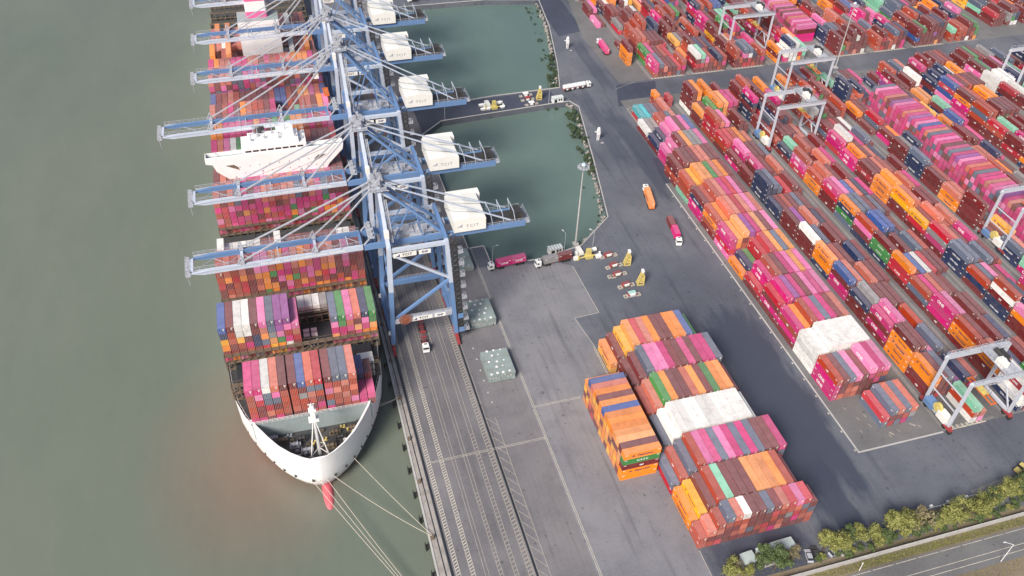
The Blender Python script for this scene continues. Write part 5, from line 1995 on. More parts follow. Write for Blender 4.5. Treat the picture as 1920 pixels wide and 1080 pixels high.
def load_box(x, y, heading, back, L, code, words, label, h=2.6):
    """a container riding on a truck; back = distance from the nose to its front end"""
    key = (L, round(h, 2))
    if key not in CM:
        CM[key] = container_mesh(L, h, 'shipping_container')
        DM[key] = door_mesh(h)
    o = bpy.data.objects.new('shipping_container', CM[key])
    COL.objects.link(o)
    rz = -R(heading)
    base = Matrix.Translation((x, y, 0)) @ Matrix.Rotation(rz, 4, 'Z') @ Matrix.Translation((-CW / 2 + .012, -back - L, 1.42))
    o.matrix_world = base
    o.color = PALL[code]
    tag(o, label, 'container', 'containers riding on trucks')
    dr = bpy.data.objects.new('door', DM[key])
    COL.objects.link(dr)
    dr.parent = o
    dr.color = PALL[code]
    if words:
        for sd in (-1, 1):
            tx = bpy.data.objects.new('lettering', text_mesh(words, 1.5 if words == 'ONE' else 1.0, 'text_white' if words == 'ONE' else 'text_navy', .03, 1.0))
            COL.objects.link(tx)
            tx.parent = o
            xd, yd = Vector((0, sd, 0)), Vector((0, 0, 1))
            mm = Matrix((xd, yd, xd.cross(yd))).transposed().to_4x4()
            mm.translation = (-.02 if sd < 0 else CW - .004, L * .5, h * .5)
            tx.matrix_local = mm
    return o


truck('container_truck', 'white-cabbed truck by the basin carrying two magenta containers', 70.6, 249.2, -94)
load_box(70.6, 249.2, -94, 3.3, 6.06, 'm', 'ONE', 'front magenta container on the truck by the basin')
load_box(70.6, 249.2, -94, 9.45, 6.06, 'm', 'ONE', 'rear magenta container on the truck by the basin')
truck('container_truck', 'white-cabbed truck carrying one grey and one maroon container near the booth', 89.2, 246.2, -95)
load_box(89.2, 246.2, -95, 3.3, 6.06, 'g', None, 'grey container on the truck near the booth')
load_box(89.2, 246.2, -95, 9.45, 6.06, 'r', None, 'maroon container on the truck near the booth')
truck('container_truck', 'truck carrying one long orange container up the port road', 152.6, 284.6, 12, trailer_mat='orange_steel')
load_box(152.6, 284.6, 12, 3.2, 12.19, 'o', 'Hapag-Lloyd', 'long orange container on the truck driving up the port road')
truck('container_truck', 'truck turning on the port road with a pink and a maroon container', 150.8, 244.2, 196)
load_box(150.8, 244.2, 190, 3.3, 6.06, 'm', None, 'pink container behind the cab of the turning truck')
load_box(150.9, 244.3, 188, 9.45, 6.06, 'r', None, 'maroon container at the back of the turning truck')
truck('empty_truck', 'truck with an empty red trailer under the nearest quay crane', 37.3, 210.9, 184)
truck('container_truck', 'truck with a pink container at the far yard corner', 182.3, 423.0, 2)
load_box(182.3, 423.0, 2, 3.2, 12.19, 'm', None, 'pink container on the truck at the far yard corner')
truck('container_truck', 'dark truck on the jetty at the top of the photo', 88, 499.5, -96, 'white_paint', 'dark_steel')
# tanker
t = truck('tank_truck', 'white tank truck crossing from the jetty onto the port road', 160.6, 377.6, 84, cat='tank truck')
mb = MB()
pr = [(1.25 * math.cos(a) * (1 if abs(math.cos(a)) < .9 else .98), 2.55 + 1.15 * math.sin(a)) for a in np.linspace(0, 2 * math.pi, 21)[:-1]]
mb.prism_y(pr, -15.4, -3.3)
tk = mb.build('tank', 'white_paint', t)
for yy in (-5, -8, -11, -14):
    mb = MB().tube((0, yy, 3.65), (0, yy, 3.85), .35, n=10)
    mb.build('manhole', 'crane_grey', tk)
for yy in (-4.5, -7.5, -10.5, -13.5):
    MB().box(-1.0, yy - .5, .9, 1.0, yy + .5, 1.5).build('skid', 'white_paint', t)

# ------------------------------------------------------------------ hatch covers set down on the quay


def hatch_stack(x0, x1, y0, y1, n, label, skew=0.0, side=False):
    t = thing('hatch_cover_stack', label, 'hatch covers', ((x0 + x1) / 2, (y0 + y1) / 2, 0), R(skew), 'hatch covers lying on the quay')
    w, l = (x1 - x0) / 2, (y1 - y0) / 2
    for i in range(n):
        dx, dy = random.uniform(-.12, .12), random.uniform(-.12, .12)
        z = .25 + i * .92
        if side and i < 1:
            dx -= 1.6
        mb = MB().box(-w + dx, -l + dy, z + .5, w + dx, l + dy, z + .70)
        for k in np.linspace(-w + .4, w - .4, 6):
            mb.box(k + dx - .08, -l + dy + .1, z + .12, k + dx + .08, l + dy - .1, z + .5)
        for e in (-1, 1):
            mb.box(-w + dx, e * (l - .1) + dy - .08, z + .1, w + dx, e * (l - .1) + dy + .08, z + .5)
            mb.box(e * (w - .1) + dx - .08, -l + dy, z + .1, e * (w - .1) + dx + .08, l + dy, z + .5)
        mb.build('cover', 'hatch_grey', t)
    ztop = .25 + (n - 1) * .92 + .70
    for (u, v) in ((-.5, .95), (0, .95), (.5, .93), (-.25, .55), (.22, .55), (-.62, .1), (-.05, .02), (.48, .05), (-.2, -.38), (.25, -.36), (-.3, -.86), (.12, -.88), (.6, -.86), (-.75, -.9)):
        mb = MB().tube((u * w, v * l, ztop + .002), (u * w, v * l, ztop + .06), random.choice((.28, .42, .48)), n=12)
        mb.build('lashing_socket', 'white_paint', t)
    for v in (-.5, .2):
        mb = MB().box(-w, v * l - .05, ztop + .002, -w * .45, v * l + .05, ztop + .05)
        mb.build('seam_cover', 'rust_steel', t)
    for i in range(9):
        mb = MB().cbox(-w + 2 * w * (i + .5) / 9, -l - .12, .5 + random.random() * (ztop - .8), .5, .2, .5)
        mb.build('cleat', 'pale_concrete', t)
    return t


hatch_stack(55.8, 65.2, 218.4, 229.8, 4, 'stack of grey hatch covers beside the stair tower of the nearest crane', side=True)
hatch_stack(55.0, 64.6, 191.4, 203.2, 4, 'stack of grey hatch covers standing nearest the camera on the open quay')
hatch_stack(55.6, 64.8, 250, 261.5, 3, 'grey hatch covers half hidden behind the first crane, at the basin corner')
for x, y in ((54.0, 209), (53.9, 203.5), (53.8, 198), (53.8, 193), (53.7, 187.5), (53.9, 183)):
    tag(MB().cbox(x, y, .12, .5, .5, .24).build('foot_pad', 'pale_concrete'), 'small pale pad in the row between crane rail and hatch covers', 'pad', 'pale pads in a row beside the rail')

# ------------------------------------------------------------------ masts, posts, booths


def high_mast(x, y, h, label, r=.42):
    t = thing('floodlight_mast', label, 'light mast', (x, y, 0), 0, 'tall floodlight masts')
    MB().tube((0, 0, .8), (0, 0, h), r, r * .45, 12).build('pole', 'pale_concrete', t)
    MB().cbox(0, 0, .4, 2.2, 2.2, .8).build('base', 'pale_concrete', t)
    mb = MB()
    for i in range(16):
        a, b = 2 * math.pi * i / 16, 2 * math.pi * (i + 1) / 16
        mb.tube((1.5 * math.cos(a), 1.5 * math.sin(a), h - .6), (1.5 * math.cos(b), 1.5 * math.sin(b), h - .6), .1, n=5)
        if i % 4 == 0:
            mb.tube((0, 0, h - .5), (1.5 * math.cos(a), 1.5 * math.sin(a), h - .6), .08, n=5)
    MB.build(mb, 'ring', 'crane_grey', t)
    for i in range(10):
        a = 2 * math.pi * i / 10
        MB().cbox(1.9 * math.cos(a), 1.9 * math.sin(a), h - 1.1, .8, .8, .5).build('floodlight', 'crane_grey', t)
    MB().tube((0, 0, h - .2), (0, 0, h + .6), .9, .55, 12).build('cap', 'lamp_glass', t)
    return t


high_mast(109.6, 255.8, 39.4, 'tall floodlight mast at the near corner of the basin')
high_mast(301.0, 366.0, 37.2, 'tall slender floodlight mast beside the cross road among containers', .36)


def lamp_post(x, y, h, label, arm=1.5, rz=0.0):
    t = thing('street_lamp', label, 'street lamp', (x, y, 0), rz, 'street lamps by the basins and road')
    MB().tube((0, 0, 0), (0, 0, h), .14, .09, 8).build('pole', 'crane_grey', t)
    MB().bar((0, 0, h - .1), (arm, 0, h + .3), .12).build('arm', 'crane_grey', t)
    MB().cbox(arm + .3, 0, h + .3, .9, .35, .2).build('lantern', 'white_paint', t)


lamp_post(72.4, 250.0, 11, 'street lamp beside the cab of the truck with two magenta containers')
lamp_post(103.4, 252.2, 10, 'street lamp between the booth and the tall mast', rz=2.0)
lamp_post(116.2, 253.0, 8.0, 'thin lamp post behind the yellow pipe equipment', rz=2.5)
lamp_post(134.2, 366.4, 11, 'street lamp at the jetty edge beside the white booth')
lamp_post(79.4, 363.6, 11, 'street lamp at the quay end of the jetty')
# lamp over the outer road: a mast with two arms
t = thing('street_lamp', 'double-armed white street lamp on the verge beside the outer road', 'street lamp', (182.4, 86.3, 0), 0, 'street lamps by the basins and road')
MB().tube((0, 0, 0), (0, 0, 9), .13, .09, 8).build('pole', 'white_paint', t)
MB().bar((0, 0, 9), (-2.2, 1.0, 9.6), .1).build('arm', 'white_paint', t)
MB().cbox(-2.5, 1.1, 9.6, .7, .25, .15).build('lantern', 'white_paint', t)
t = thing('street_lamp', 'lower white street lamp cut by the bottom edge of the photo', 'street lamp', (140.0, 94.9, 0), 0, 'street lamps by the basins and road')
MB().tube((0, 0, 0), (0, 0, 4), .12, .09, 8).build('pole', 'white_paint', t)
MB().cbox(-.2, 0, 4.0, .5, .2, .15).build('lantern', 'white_paint', t)


def booth(x, y, rz, label):
    t = thing('booth', label, 'booth', (x, y, 0), rz, 'white booths at the basin edges')
    MB().box(-2.9, -1.2, .3, 2.9, 1.2, 2.9).build('wall', 'white_paint', t)
    MB().prism([(-3.1, -1.4), (3.1, -1.4), (3.1, 1.4), (-3.1, 1.4)], 2.902, 3.05).build('roof', 'roof_metal', t)
    for xx in (-2.0, .2, 1.4):
        MB().box(xx, -1.23, 1.2 if xx > -1 else .4, xx + (.9 if xx > -1 else 1.5), -1.202, 2.3).build('window' if xx > -1 else 'door', 'glass', t)
    for i in range(5):
        MB().box(-2.7 + i * 1.2, -1.35, 3.052, -2.1 + i * 1.2, 1.35, 3.1).build('roof_rib', 'white_paint', t)


booth(99.6, 252.9, R(4), 'white booth at the near basin edge, left of the tall mast')
booth(138.8, 366.6, R(3), 'white booth at the road end of the jetty')

# twin-legged white markers standing in the port road
for x, y, lab in ((163.0, 421.0, 'white twin-legged marker tower with domed top on the far stretch of port road'), (146.5, 328.0, 'white twin-legged marker tower with domed top beside the planted basin edge')):
    t = thing('marker_tower', lab, 'marker', (x, y, 0), 0, 'white marker towers on the port road')
    t.scale = (.72, .72, .72)
    for s in (-1, 1):
        MB().bar((s * .55, 0, 0), (s * .6, 0, 4.2), .55, .5, .7, .6).build('leg', 'white_paint', t)
    MB().prism([(-1.1, -.6), (1.1, -.6), (1.1, .6), (-1.1, .6)], 4.2, 8.2).build('body', 'white_paint', t)
    MB().tube((0, 0, 8.2), (0, 0, 9.6), 1.25, .8, 14).tube((0, 0, 9.6), (0, 0, 10.0), .8, .2, 14).build('dome', 'white_paint', t)
    MB().bar((-1.1, 0, 6.4), (-2.6, 0, 7.0), .7, .5).build('bracket', 'white_paint', t)
    MB().cbox(1.6, -4.0, .15, 1.8, 1.0, .3).build('footing', 'pale_concrete', t)

# ------------------------------------------------------------------ gear parked beside the basin
for i, (xa, ya, xb, yb, mt) in enumerate(((117.2, 245.0, 122.9, 245.6, 'red_steel'), (117.2, 238.3, 122.7, 239.2, 'red_steel'), (116.0, 233.0, 122.5, 233.6, 'red_steel'), (117.7, 226.2, 122.8, 226.9, 'red_steel'), (117.9, 220.7, 123.0, 221.0, 'teal_sheet'))):
    lab = ['rusty red-roofed cradle farthest along the row, beside the yellow pipes', 'red-roofed cradle beside the farther yellow frame', 'red-roofed cradle in the middle of the row, with an extra white frame',
           'red-roofed cradle beside the nearer yellow frame', 'cradle with a pale teal roof, nearest in the row'][i]
    ang = math.atan2(yb - ya, xb - xa)
    t = thing('cradle', lab, 'cradle', ((xa + xb) / 2, (ya + yb) / 2, 0), ang, 'cradles parked in a row near the basin')
    L = math.hypot(xb - xa, yb - ya)
    MB().box(-1.5, -.5, 1.5, 1.5, 1.1, 1.7).build('roof', 'rust_red' if mt == 'red_steel' else mt, t)
    MB().box(-1.5, -.62, 1.3, 1.5, -.502, 1.66).build('roof_edge', 'house_white', t)
    MB().box(-1.4, -.9, .1, 1.4, .9, .8).build('base', 'pale_concrete' if i == 4 else 'rust_steel', t)
    MB().box(-.9, -.95, .8, .9, -.2, 1.499).build('pedestal', 'white_paint', t)
    for x in (-1.5, 1.5):
        MB().box(x - .1, -.8, .1, x + .1, 1.0, 1.498).build('post', 'red_steel', t)
    for q, x in enumerate(((-L / 2, -L / 2 + 1.4, L / 2) if i == 2 else (-L / 2, L / 2))):
        mb = MB()
        for a, b, c, d in ((-.85, -.85, .85, -.45), (-.85, .45, .85, .85), (-.85, -.449, -.5, .449), (.5, -.449, .85, .449)):
            mb.box(x + a, b - .3 * (q % 2), .05, x + c, d - .3 * (q % 2), .55)
        MB.build(mb, 'pad_frame', 'pad_tan', t)
for x, y, lab in ((125.4, 238.8, 'yellow triangular gooseneck frame, farther of the two on the port apron'), (126.0, 226.4, 'yellow triangular gooseneck frame, nearer of the two on the port apron'), (130.4, 371.4, 'yellow gooseneck frame parked on the jetty')):
    t = thing('gooseneck_frame', lab, 'frame', (x, y, 0), R(-6), 'yellow gooseneck frames')
    for s in (-1, 1):
        mb = MB()
        mb.bar((-1.2, s * .8, .2), (1.3, s * .8, .2), .35).bar((-1.2, s * .8, .3), (.3, s * .6, 6.2), .4).bar((1.3, s * .8, .3), (1.2, s * .6, 4.6), .4).bar((1.2, s * .6, 4.6), (.4, s * .6, 6.4), .35)
        mb.bar((-.6, s * .75, 2.4), (1.25, s * .75, 2.4), .25)
        mb.build('side_frame', 'yellow_steel', t)
    for z, x0, x1 in ((.9, -.7, 1.0), (2.7, -.2, 1.1), (4.4, .3, 1.1)):
        MB().box(x0, -.62, z, x1, .62, z + .9).build('plate', 'yellow_steel', t)
    MB().cbox(.4, 0, 6.8, 1.0, 1.4, 1.0).build('head', 'white_paint', t)


def pipe_station(x, y, rz, label):
    t = thing('pipe_station', label, 'pump station', (x, y, 0), rz, 'yellow pipe stations')
    MB().box(-1.5, -1.2, .1, 1.5, 1.2, 1.5).build('plinth', 'yellow_steel', t)
    MB().box(-.9, -.4, 1.502, .9, 1.2, 4.0).build('cabinet', 'yellow_steel', t)
    for s in (-1, 1):
        MB().tube((s * 1.5, 0, .8), (s * 4.6, -.3, .8), .28, n=8).build('pipe', 'yellow_steel', t)
        MB().tube((s * 4.6, -.3, .1), (s * 4.6, -.3, 2.2), .4, n=8).build('valve', 'yellow_steel' if s < 0 else 'white_paint', t)
    MB().tube((1.3, 2.4, 1.2), (4.3, 3.0, 1.2), .95, n=14).build('tank', 'house_white', t)
    MB().box(-3.4, 1.8, .3, -1.4, 6.2, 1.6).build('bin', 'house_white', t)
    MB().cbox(-4.4, 2.6, 1.0, 1.0, 1.2, 2.0).build('bollard_post', 'white_paint', t)


pipe_station(112.0, 246.6, R(3), 'yellow pipe station with white tank at the foot of the tall mast')
pipe_station(105.8, 367.8, R(2), 'yellow pipe station with white drums on the jetty')
MB.build(MB().cbox(0, 0, .9, 2.2, 1.4, 1.6), 'x', 'white_paint') if False else None
for x, y, lab in ((115.9, 245.7, 'white crate standing right of the yellow pipe station'), (106.6, 246.6, 'flat white crate left of the yellow pipe station')):
    t = thing('crate', lab, 'crate', (x, y, 0), .1)
    MB().box(-1.1, -.7, .12, 1.1, .7, 1.4).build('body', 'white_paint', t)
    MB().box(-1.15, -.75, 0, 1.15, .75, .118).build('pallet', 'rust_steel', t)
for i, (x, y) in enumerate(((99.9, 371.6), (99.9, 367.6), (109.9, 371.6), (110.0, 367.6), (102.6, 367.5))):
    tag(MB().tube((x - 1.2, y, .7), (x + 1.2, y, .9), .6, n=12).cbox(x, y, .15, 1.8, .8, .3).build('drum', 'white_paint'), 'white drum lying beside the yellow pipe station on the jetty', 'drum', 'white drums on the jetty')
for i, (xa, ya, mt, lab) in enumerate(((124.9, 376.2, 'white_paint', 'white cradle at the far edge of the jetty'), (124.6, 371.8, 'red_steel', 'red-roofed cradle in the middle of the jetty'), (125.2, 367.0, 'white_paint', 'white cradle at the near edge of the jetty'))):
    t = thing('cradle', lab, 'cradle', (xa, ya, 0), .1, 'cradles parked on the jetty')
    MB().box(-1.4, -.6, 1.3, 1.4, 1.2, 1.65).build('roof', mt, t)
    MB().box(-.7, -.7, .1, .7, .7, 1.298).build('pedestal', 'white_paint', t)
    for x in (-2.7, 2.7):
        mb = MB()
        for a, b, c, d in ((-.8, -.8, .8, -.4), (-.8, .4, .8, .8), (-.8, -.399, -.45, .399), (.45, -.399, .8, .399)):
            mb.box(x + a, b, .05, x + c, d, .5)
        MB.build(mb, 'pad_frame', 'pad_tan', t)

# ------------------------------------------------------------------ quay furniture: fenders, bollards, mooring ropes
for i, y in enumerate(np.arange(117.5, 330, 9.3)):
    x = qx(y)
    t = thing('fender', 'black rubber fender on the quay face', 'fender', (x, float(y), -1.6), 0, 'rubber fenders along the quay face')
    MB().tube((-.26, 0, .3), (-1.3, 0, .3), .6, .6, 12).build('cone', 'rubber', t)
    MB().box(-1.55, -.85, -1.0, -1.31, .85, 1.4).build('panel', 'rubber', t)
for i, y in enumerate((119.5, 137.5, 157.8, 174.8, 192.8, 210.5, 229, 247.5)):
    o = MB().tube((0, 0, .006), (0, 0, .75), .34, .28, 12).tube((0, 0, .75), (0, 0, 1.0), .55, .5, 12).cbox(0, 0, .06, 1.2, 1.2, .1).build('bollard', 'rust_steel', None, (qx(y) + 1.0, y, 0))
    tag(o, {1: 'mooring bollard holding the two ropes from the bow', 4: 'mooring bollard holding the short ropes beside the ship'}.get(i, 'rusty mooring bollard on the quay edge with no rope on it'), 'bollard', 'bollards along the quay edge')


def sag(a, b, s, n=14):
    a, b = Vector(a), Vector(b)
    return [a.lerp(b, i / n) - Vector((0, 0, s * 4 * (i / n) * (1 - i / n))) for i in range(n + 1)]


def shipw(x, y, z):
    return (SHIP_O.x + x * ca - y * sa, SHIP_O.y + x * sa + y * ca, SHIP_O.z + z)


for i, (lx, ly, lz, tx, ty, s, lab) in enumerate((
        (10.4, 6.2, 6.2, 23.6, 137.5, .6, 'mooring rope from the bow flare to the bollard, the one nearest the ship side'),
        (3.4, 1.0, 6.4, 23.6, 137.4, 1.6, 'slack mooring rope from the stem to the same bollard as the steep rope'),
        (-3.2, .9, 6.6, 20.5, 108.0, .8, 'long pale mooring rope from the port bow to a bollard out of frame'),
        (-1.0, .6, 6.6, 20.6, 108.4, 1.2, 'long mooring rope running beside the port bow rope'),
        (1.2, .6, 6.5, 20.7, 108.8, 1.5, 'long mooring rope starting at the stem above the red bulb'),
        (21.2, 25.0, 6.4, 24.2, 192.8, .4, 'short mooring rope from the starboard side to the quay'),
        (21.6, 26.0, 6.4, 24.2, 192.9, .7, 'second short mooring rope from the starboard side to the quay'))):
    tag(MB().path(sag(shipw(lx, ly, lz), (tx, ty, .8), s), .085, 5).build('mooring_rope', 'rope'), lab, 'rope', 'mooring ropes')

# ------------------------------------------------------------------ boundary wall, sheds, parked things
# wall: posts and panels
for i in range(70):
    x = 98.5 + i * 2.6
    if x > 270:
        break
wall = thing('boundary_wall', 'pale boundary wall with regular posts along the outer road', 'wall', (98, 97.6, 0))
x = 0.0
k = 0
while x < 150:
    MB().box(x, -.1, 0, x + 2.38, .1, 1.9).build('panel', 'pale_concrete', wall)
    MB().box(x + 2.382, -.16, 0, x + 2.6, .16, 2.1).build('post', 'pale_concrete', wall)
    MB().box(x, -.17, 1.902, x + 2.38, .17, 2.0).build('coping', 'pale_concrete', wall)
    x += 2.602
    k += 1


def shed(x, y, w, l, h, rz, label, rise=.5):
    t = thing('shed', label, 'shed', (x, y, 0), rz)
    MB().box(-w / 2, -l / 2, 0, w / 2, l / 2, h).build('wall', 'pale_concrete', t)
    mb = MB()
    n = 7
    pr = [(-w / 2 - .3 + (w + .6) * i / n, h + rise * math.sin(math.pi * i / n)) for i in range(n + 1)]
    mb.prism_y([(a, b + .1) for a, b in pr] + [(a, b - .02) for a, b in reversed(pr)], -l / 2 - .3, l / 2 + .3)
    MB.build(mb, 'roof', 'roof_metal', t)
    for k in range(3):
        MB().box(-w / 2 + 1 + k * w / 3, -l / 2 - .03, 1.0, -w / 2 + 2 + k * w / 3, -l / 2 - .002, 2.1).build('window', 'glass', t)
    return t


shed(118.4, 105.4, 11.6, 4.4, 3.6, R(4), 'long shed with pale curved metal roof among trees at the yard corner')
shed(109.2, 105.6, 3.6, 3.0, 3.2, R(4), 'small pale flat-roofed shed left of the long curved-roof shed', .15)
shed(104.2, 103.6, 4.2, 3.2, 2.8, R(4), 'small white shed beside the leftmost tree at the bottom edge', .15)


def parked_car(x, y, rz, mat, label):
    t = thing('parked_car', label, 'car', (x, y, 0), rz, 'cars parked under the trees')
    MB().prism_y([(-2.1, .35), (2.1, .35), (2.1, .85), (1.2, .95), (-1.9, .98), (-2.1, .8)], -.85, .85).build('body', mat, t)
    MB().prism_y([(-1.7, .982), (1.1, .96), (.5, 1.45), (-1.2, 1.45)], -.75, .75).build('cabin', 'glass', t)
    MB().prism_y([(-1.2, 1.452), (.5, 1.452), (.4, 1.5), (-1.1, 1.5)], -.7, .7).build('roof', mat, t)
    for xx in (-1.3, 1.3):
        for s in (-1, 1):
            MB().tube((xx, s * .62, .33), (xx, s * .87, .33), .33, n=12).build('wheel', 'rubber', t)


parked_car(127.8, 102.6, R(75), 'crane_grey', 'silver grey car parked behind the long shed')
parked_car(130.2, 103.0, R(78), 'dark_steel', 'dark car parked right beside the silver grey one')
parked_car(136.0, 101.6, R(12), 'crane_grey', 'grey car parked between two olive trees by the wall')
parked_car(139.4, 101.0, R(10), 'grey_door', 'pale grey car parked nearest the wall')
# fenced earth plot beside the trees, with its corner posts
flat('earth_plot', [(172.3, 104.0), (186, 103.8), (186, 107.2), (172.3, 106.6)], 0.02, 'earth')
t = thing('pipe_fence', 'low pale pipe fence edging the earth plot near the trees', 'fence', (172.2, 107.0, 0), R(2.2))
for i in range(9):
    MB().tube((i * 4.6, 0, 0), (i * 4.6, 0, 1.0), .08, n=6).build('post', 'white_paint', t)
    if i < 8:
        MB().tube((i * 4.6 + .05, 0, .95), (i * 4.6 + 4.55, 0, .95), .06, n=6).build('rail', 'white_paint', t)
for i, x in enumerate((174, 180.2, 187)):
    tag(MB().cbox(x, 107.9, .35, .9, .7, .7).build('concrete_block', 'white_paint'), 'white concrete block standing on the fence line by the trees', 'block', 'white blocks on the fence line')
# yellow loader at the right edge
t = thing('loader', 'small yellow wheel loader at the right edge of the photo', 'loader', (210.5, 112.0, 0), R(15))
MB().box(-2.2, -.9, .8, .6, .9, 1.7).build('body', 'yellow_steel', t)
MB().box(-.7, -.8, 1.702, .6, .8, 3.0).build('cab', 'glass', t)
MB().box(-.8, -.9, 3.002, .7, .9, 3.12).build('cab_roof', 'yellow_steel', t)
for s in (-1, 1):
    MB().bar((.5, s * .6, 1.5), (2.6, s * .6, .7), .25).build('boom_arm', 'yellow_steel', t)
    for xx in (-1.4, .9):
        MB().tube((xx, s * .7, .7), (xx, s * 1.25, .7), .7, n=14).build('wheel', 'rubber', t)
MB().prism_y([(2.5, .2), (3.7, .2), (3.5, .35), (2.9, .5), (2.7, 1.3), (2.5, 1.3)], -1.3, 1.3).build('bucket', 'yellow_steel', t)
flat('gravel_pad', [(190, 107.5), (206, 108.6), (206, 111.2), (190, 109.6)], 0.018, 'runway')


# ------------------------------------------------------------------ trees and mangroves
def crown_mesh(name, mat, rx, rz, n, leaf, seed, lumps=9, base=0.0):
    r_ = random.Random(seed)
    mb = MB()
    cs = []
    for i in range(lumps):
        a = r_.uniform(0, 2 * math.pi)
        d = rx * r_.uniform(.15, .72)
        cs.append((d * math.cos(a), d * math.sin(a), rz * r_.uniform(-.45, .75), rx * r_.uniform(.2, .5)))
    cs.append((0, 0, rz * .25, rx * .5))
    for i in range(n):
        c = r_.choice(cs)
        v = Vector((r_.gauss(0, 1), r_.gauss(0, 1), r_.gauss(0, 1))).normalized()
        q = c[3] * (r_.random() ** .35) * r_.uniform(.8, 1.12)
        p = Vector((c[0], c[1], c[2])) + Vector((v.x * q, v.y * q, v.z * q * .8))
        u = (v + Vector((r_.uniform(-.9, .9), r_.uniform(-.9, .9), r_.uniform(-.2, 1.1)))).normalized()
        s = u.cross(Vector((r_.uniform(-1, 1), r_.uniform(-1, 1), .3))).normalized()
        w = s.cross(u)
        l = leaf * r_.uniform(.6, 1.4)
        mb.add([p - s * l * .5, p + w * l, p + s * l * .5, p - w * l * .7], [(0, 1, 2, 3)])
    return mb.mesh(name, [mat], fix=False)


def trunk_mesh(h, r, seed, n=5, spread=1.6):
    r_ = random.Random(seed)
    mb = MB()
    mb.tube((0, 0, -.1), (.1, .05, h * .55), r, r * .7, 8)
    for i in range(n):
        a = 2 * math.pi * i / n + r_.uniform(-.4, .4)
        mb.tube((.1, .05, h * .5), (spread * math.cos(a), spread * math.sin(a), h * r_.uniform(.85, 1.15)), r * .5, r * .16, 6)
    return mb.mesh('trunk', ['bark'])


CROWNS = {}
for q, (k, mt) in enumerate((('olive', 'leaf_olive'), ('green', 'leaf_green'), ('dry', 'leaf_dry'))):
    CROWNS[k] = [crown_mesh('crown', mt, 2.9, 2.6, 3400 if k != 'dry' else 1900, .22, 30 + 7 * q + j, 14) for j in range(3)]
TRUNKS = [trunk_mesh(4.6, .22, 60 + j) for j in range(3)]
TREES = [(102.2, 103.0, 'olive', .95, 'pale'), (104.6, 102.4, 'dry', .9, 'dry'), (106.6, 101.8, 'olive', .85, ''), (112.6, 102.6, 'green', 1.15, ''), (116.0, 101.6, 'green', 1.1, ''), (119.2, 102.6, 'dry', 1.1, ''), (123.0, 103.4, 'dry', .95, ''),
         (133.0, 103.0, 'olive', 1.2, ''), (136.2, 101.8, 'olive', .9, ''), (139.6, 103.6, 'green', 1.05, ''), (143.4, 103.4, 'olive', 1.0, ''), (148.6, 101.6, 'olive', .8, ''), (151.6, 101.0, 'green', .8, ''), (155.6, 102.4, 'olive', 1.2, ''),
         (159.8, 103.4, 'olive', 1.25, ''), (163.6, 102.0, 'dry', 1.0, ''), (167.2, 101.8, 'green', 1.05, ''), (171.0, 101.0, 'olive', .9, ''), (175.2, 101.4, 'olive', 1.05, ''), (179.6, 101.0, 'dry', .9, ''), (183.6, 101.2, 'olive', 1.05, ''),
         (187.4, 102.6, 'olive', 1.1, ''), (191.2, 103.4, 'green', 1.05, ''), (195.2, 104.2, 'olive', 1.2, ''), (199.6, 104.6, 'olive', 1.1, ''), (203.8, 105.4, 'green', 1.1, ''), (208, 105.6, 'olive', 1.1, '')]
KW = {'olive': 'olive-leaved', 'green': 'dark green', 'dry': 'thin dry-leaved'}
BES = ['beside the small white shed', 'between the small sheds', 'before the long shed', 'behind the parked cars', 'in the middle of the wall', 'beside the earth plot', 'towards the yellow loader']
for i, (x, y, k, s, _) in enumerate(TREES):
    lab = f"{KW[k]} tree, {ORD[i]} from the bottom edge in the row behind the wall"
    s *= random.uniform(.95, 1.5)
    t = thing('tree', lab, 'tree', (x, y, 0), random.uniform(0, 6), 'trees in a row behind the boundary wall')
    c = link('crown', CROWNS[k][i % 3], t, (0, 0, 4.1 * s))
    c.scale = (s * random.uniform(.9, 1.12), s * random.uniform(.9, 1.12), s * random.uniform(.9, 1.2))
    c.rotation_euler = (0, 0, random.uniform(0, 6))
    tk = link('trunk', TRUNKS[i % 3], t)
    tk.scale = (s, s, s)
MG = [crown_mesh('crown', 'leaf_mangrove', 2.0, 1.5, 900, .26, 90 + j, 7) for j in range(4)]
MT = trunk_mesh(1.9, .12, 77, 6, 1.3)
MANG = []
r_ = random.Random(4)
for i in range(26):                      # thick belt along the near basin's east side
    f = r_.random()
    y = 300 + 58 * f ** .8
    ex = float(np.interp(y, [280, 312.5, 359.6], [131.6, 138.6, 148]))
    MANG.append((ex - r_.uniform(.8, 4.8 + 2.5 * (y > 325)), y, r_.uniform(.7, 1.25)))
for i in range(22):                      # farther basin
    y = 381 + 34 * r_.random()
    ex = float(np.interp(y, [380, 405, 449], [144.8, 151.8, 161.7]))
    MANG.append((ex - r_.uniform(.8, 5.4), y, r_.uniform(.7, 1.15)))
for i in range(24):                      # straggling bushes farther along
    y = 415 + 68 * r_.random()
    ex = float(np.interp(y, [405, 449, 485], [151.8, 161.7, 166.7]))
    MANG.append((ex - r_.uniform(1, 9), y, r_.uniform(.22, .6)))
for x, y, s in ((127.5, 267.0, .45), (126.0, 265.4, .5), (124.0, 266.8, .35), (121.6, 263.9, .3), (128.8, 272, .5), (127, 274.6, .35), (125.2, 271.0, .3), (112.6, 257.2, .8), (110.5, 257.4, .55), (128.0, 296, .3), (130, 288, .25), (137, 363.5, .6), (133, 364.2, .5)):
    MANG.append((x, y, s))
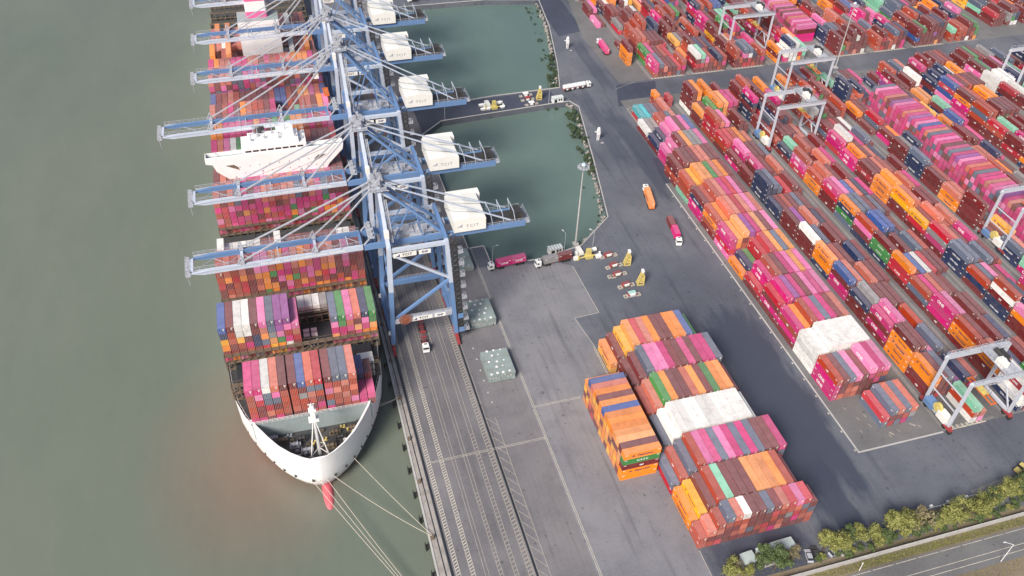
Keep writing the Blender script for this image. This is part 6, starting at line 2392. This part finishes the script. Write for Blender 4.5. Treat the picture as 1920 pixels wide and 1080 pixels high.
for i, (x, y, s) in enumerate(MANG):
    zone = 0 if i < 26 else 1 if i < 48 else 2 if i < 72 else 3
    t = thing('mangrove_bush', ('dark mangrove bush in the dense belt along the nearer basin', 'dark mangrove bush in the clump beside the white tank truck', 'small bush standing in the shallows along the farther basin', 'small bush at the near corner of the basin with the tall mast')[zone],
              'bush', (x, y, -3.1), 0, ('mangrove belt along the nearer basin', 'mangrove clump by the jetty', 'bushes in the shallows of the farther basin', 'bushes at the near basin corner')[zone])
    c = link('crown', MG[i % 4], t, (0, 0, 1.9 * s))
    c.scale = (s, s, s * 1.1)
    c.rotation_euler = (0, 0, random.uniform(0, 6))
    tk = link('trunk', MT, t)
    tk.scale = (s, s, s)
SHR = [crown_mesh('crown', mt, 2.0, 1.3, 1300, .22, 120 + j, 11) for j, mt in enumerate(('leaf_green', 'leaf_olive', 'leaf_green'))]
for i in range(26):
    x = 129 + i * 3.1 + random.uniform(-1, 1)
    y = 100.2 + random.uniform(-.5, 1.6) + max(0, x - 190) * .12
    t = thing('shrub', f'low shrub, {ORD[i]} from the parked cars in the undergrowth along the wall', 'shrub', (x, y, 0), random.uniform(0, 6), 'undergrowth shrubs along the boundary wall')
    c = link('crown', SHR[i % 3], t, (0, 0, 1.3))
    k_ = random.uniform(.65, 1.15)
    c.scale = (k_ * 1.2, k_, k_)
    tk = link('trunk', MT, t)
    tk.scale = (.7, .7, .7)
# thin morning haze over the whole port
hz = MB().box(-1600, -420, -6.0, 1550, 2750, 240.0).build('haze', 'river')
hm = bpy.data.materials.new('haze')
hm.use_nodes = True
hm.node_tree.nodes.clear()
ho = hm.node_tree.nodes.new('ShaderNodeOutputMaterial')
hv = hm.node_tree.nodes.new('ShaderNodeVolumePrincipled')
hv.inputs['Color'].default_value = (0.92, 0.94, 0.97, 1)
hv.inputs['Density'].default_value = 0.00006
hv.inputs['Anisotropy'].default_value = 0.2
hm.node_tree.links.new(hv.outputs[0], ho.inputs['Volume'])
hz.data.materials.clear()
hz.data.materials.append(hm)
tag(hz, kind='stuff')
# rubble along the rims
mb = MB()
for rr in (RIM[0][3:10], RIM[1][2:6]):
    for a, b in zip(rr, rr[1:]):
        n = int(math.dist(a, b) / 1.1)
        for i in range(n):
            f = r_.random()
            x, y = a[0] + (b[0] - a[0]) * f, a[1] + (b[1] - a[1]) * f
            s = r_.uniform(.25, .7)
            mb.tube((x - r_.uniform(.5, 2.4), y + r_.uniform(-.6, .6), -3.0 + r_.uniform(0, 2.4)), (x - r_.uniform(.5, 2.4), y + r_.uniform(-.6, .6), -2.6 + r_.uniform(0, 2.2)), s, s * .7, 5)
tag(mb.build('rubble', 'concrete'), 'broken concrete rubble lining the basin banks', 'rubble', None, 'stuff')
# rough grass on the verges
mb = MB()
for i in range(15000):
    if r_.random() < .55:
        x, y = r_.uniform(100, 225), r_.uniform(94.9, 97.2)
    elif r_.random() < .6:
        x, y = r_.uniform(130, 225), r_.uniform(72, 85.4)
    else:
        x, y = r_.uniform(100, 215), r_.uniform(98, 106.5)
    h = r_.uniform(.15, .55)
    a = r_.uniform(0, math.pi)
    w = r_.uniform(.06, .16)
    mb.add([(x - w * math.cos(a), y - w * math.sin(a), 0.01), (x + w * math.cos(a), y + w * math.sin(a), 0.01), (x + r_.uniform(-.2, .2), y + r_.uniform(-.2, .2), h)], [(0, 1, 2)])
o = link('grass', mb.mesh('grass', ['leaf_olive'], fix=False))
tag(o, 'rough dry grass along the verge of the outer road', 'grass', None, 'stuff')
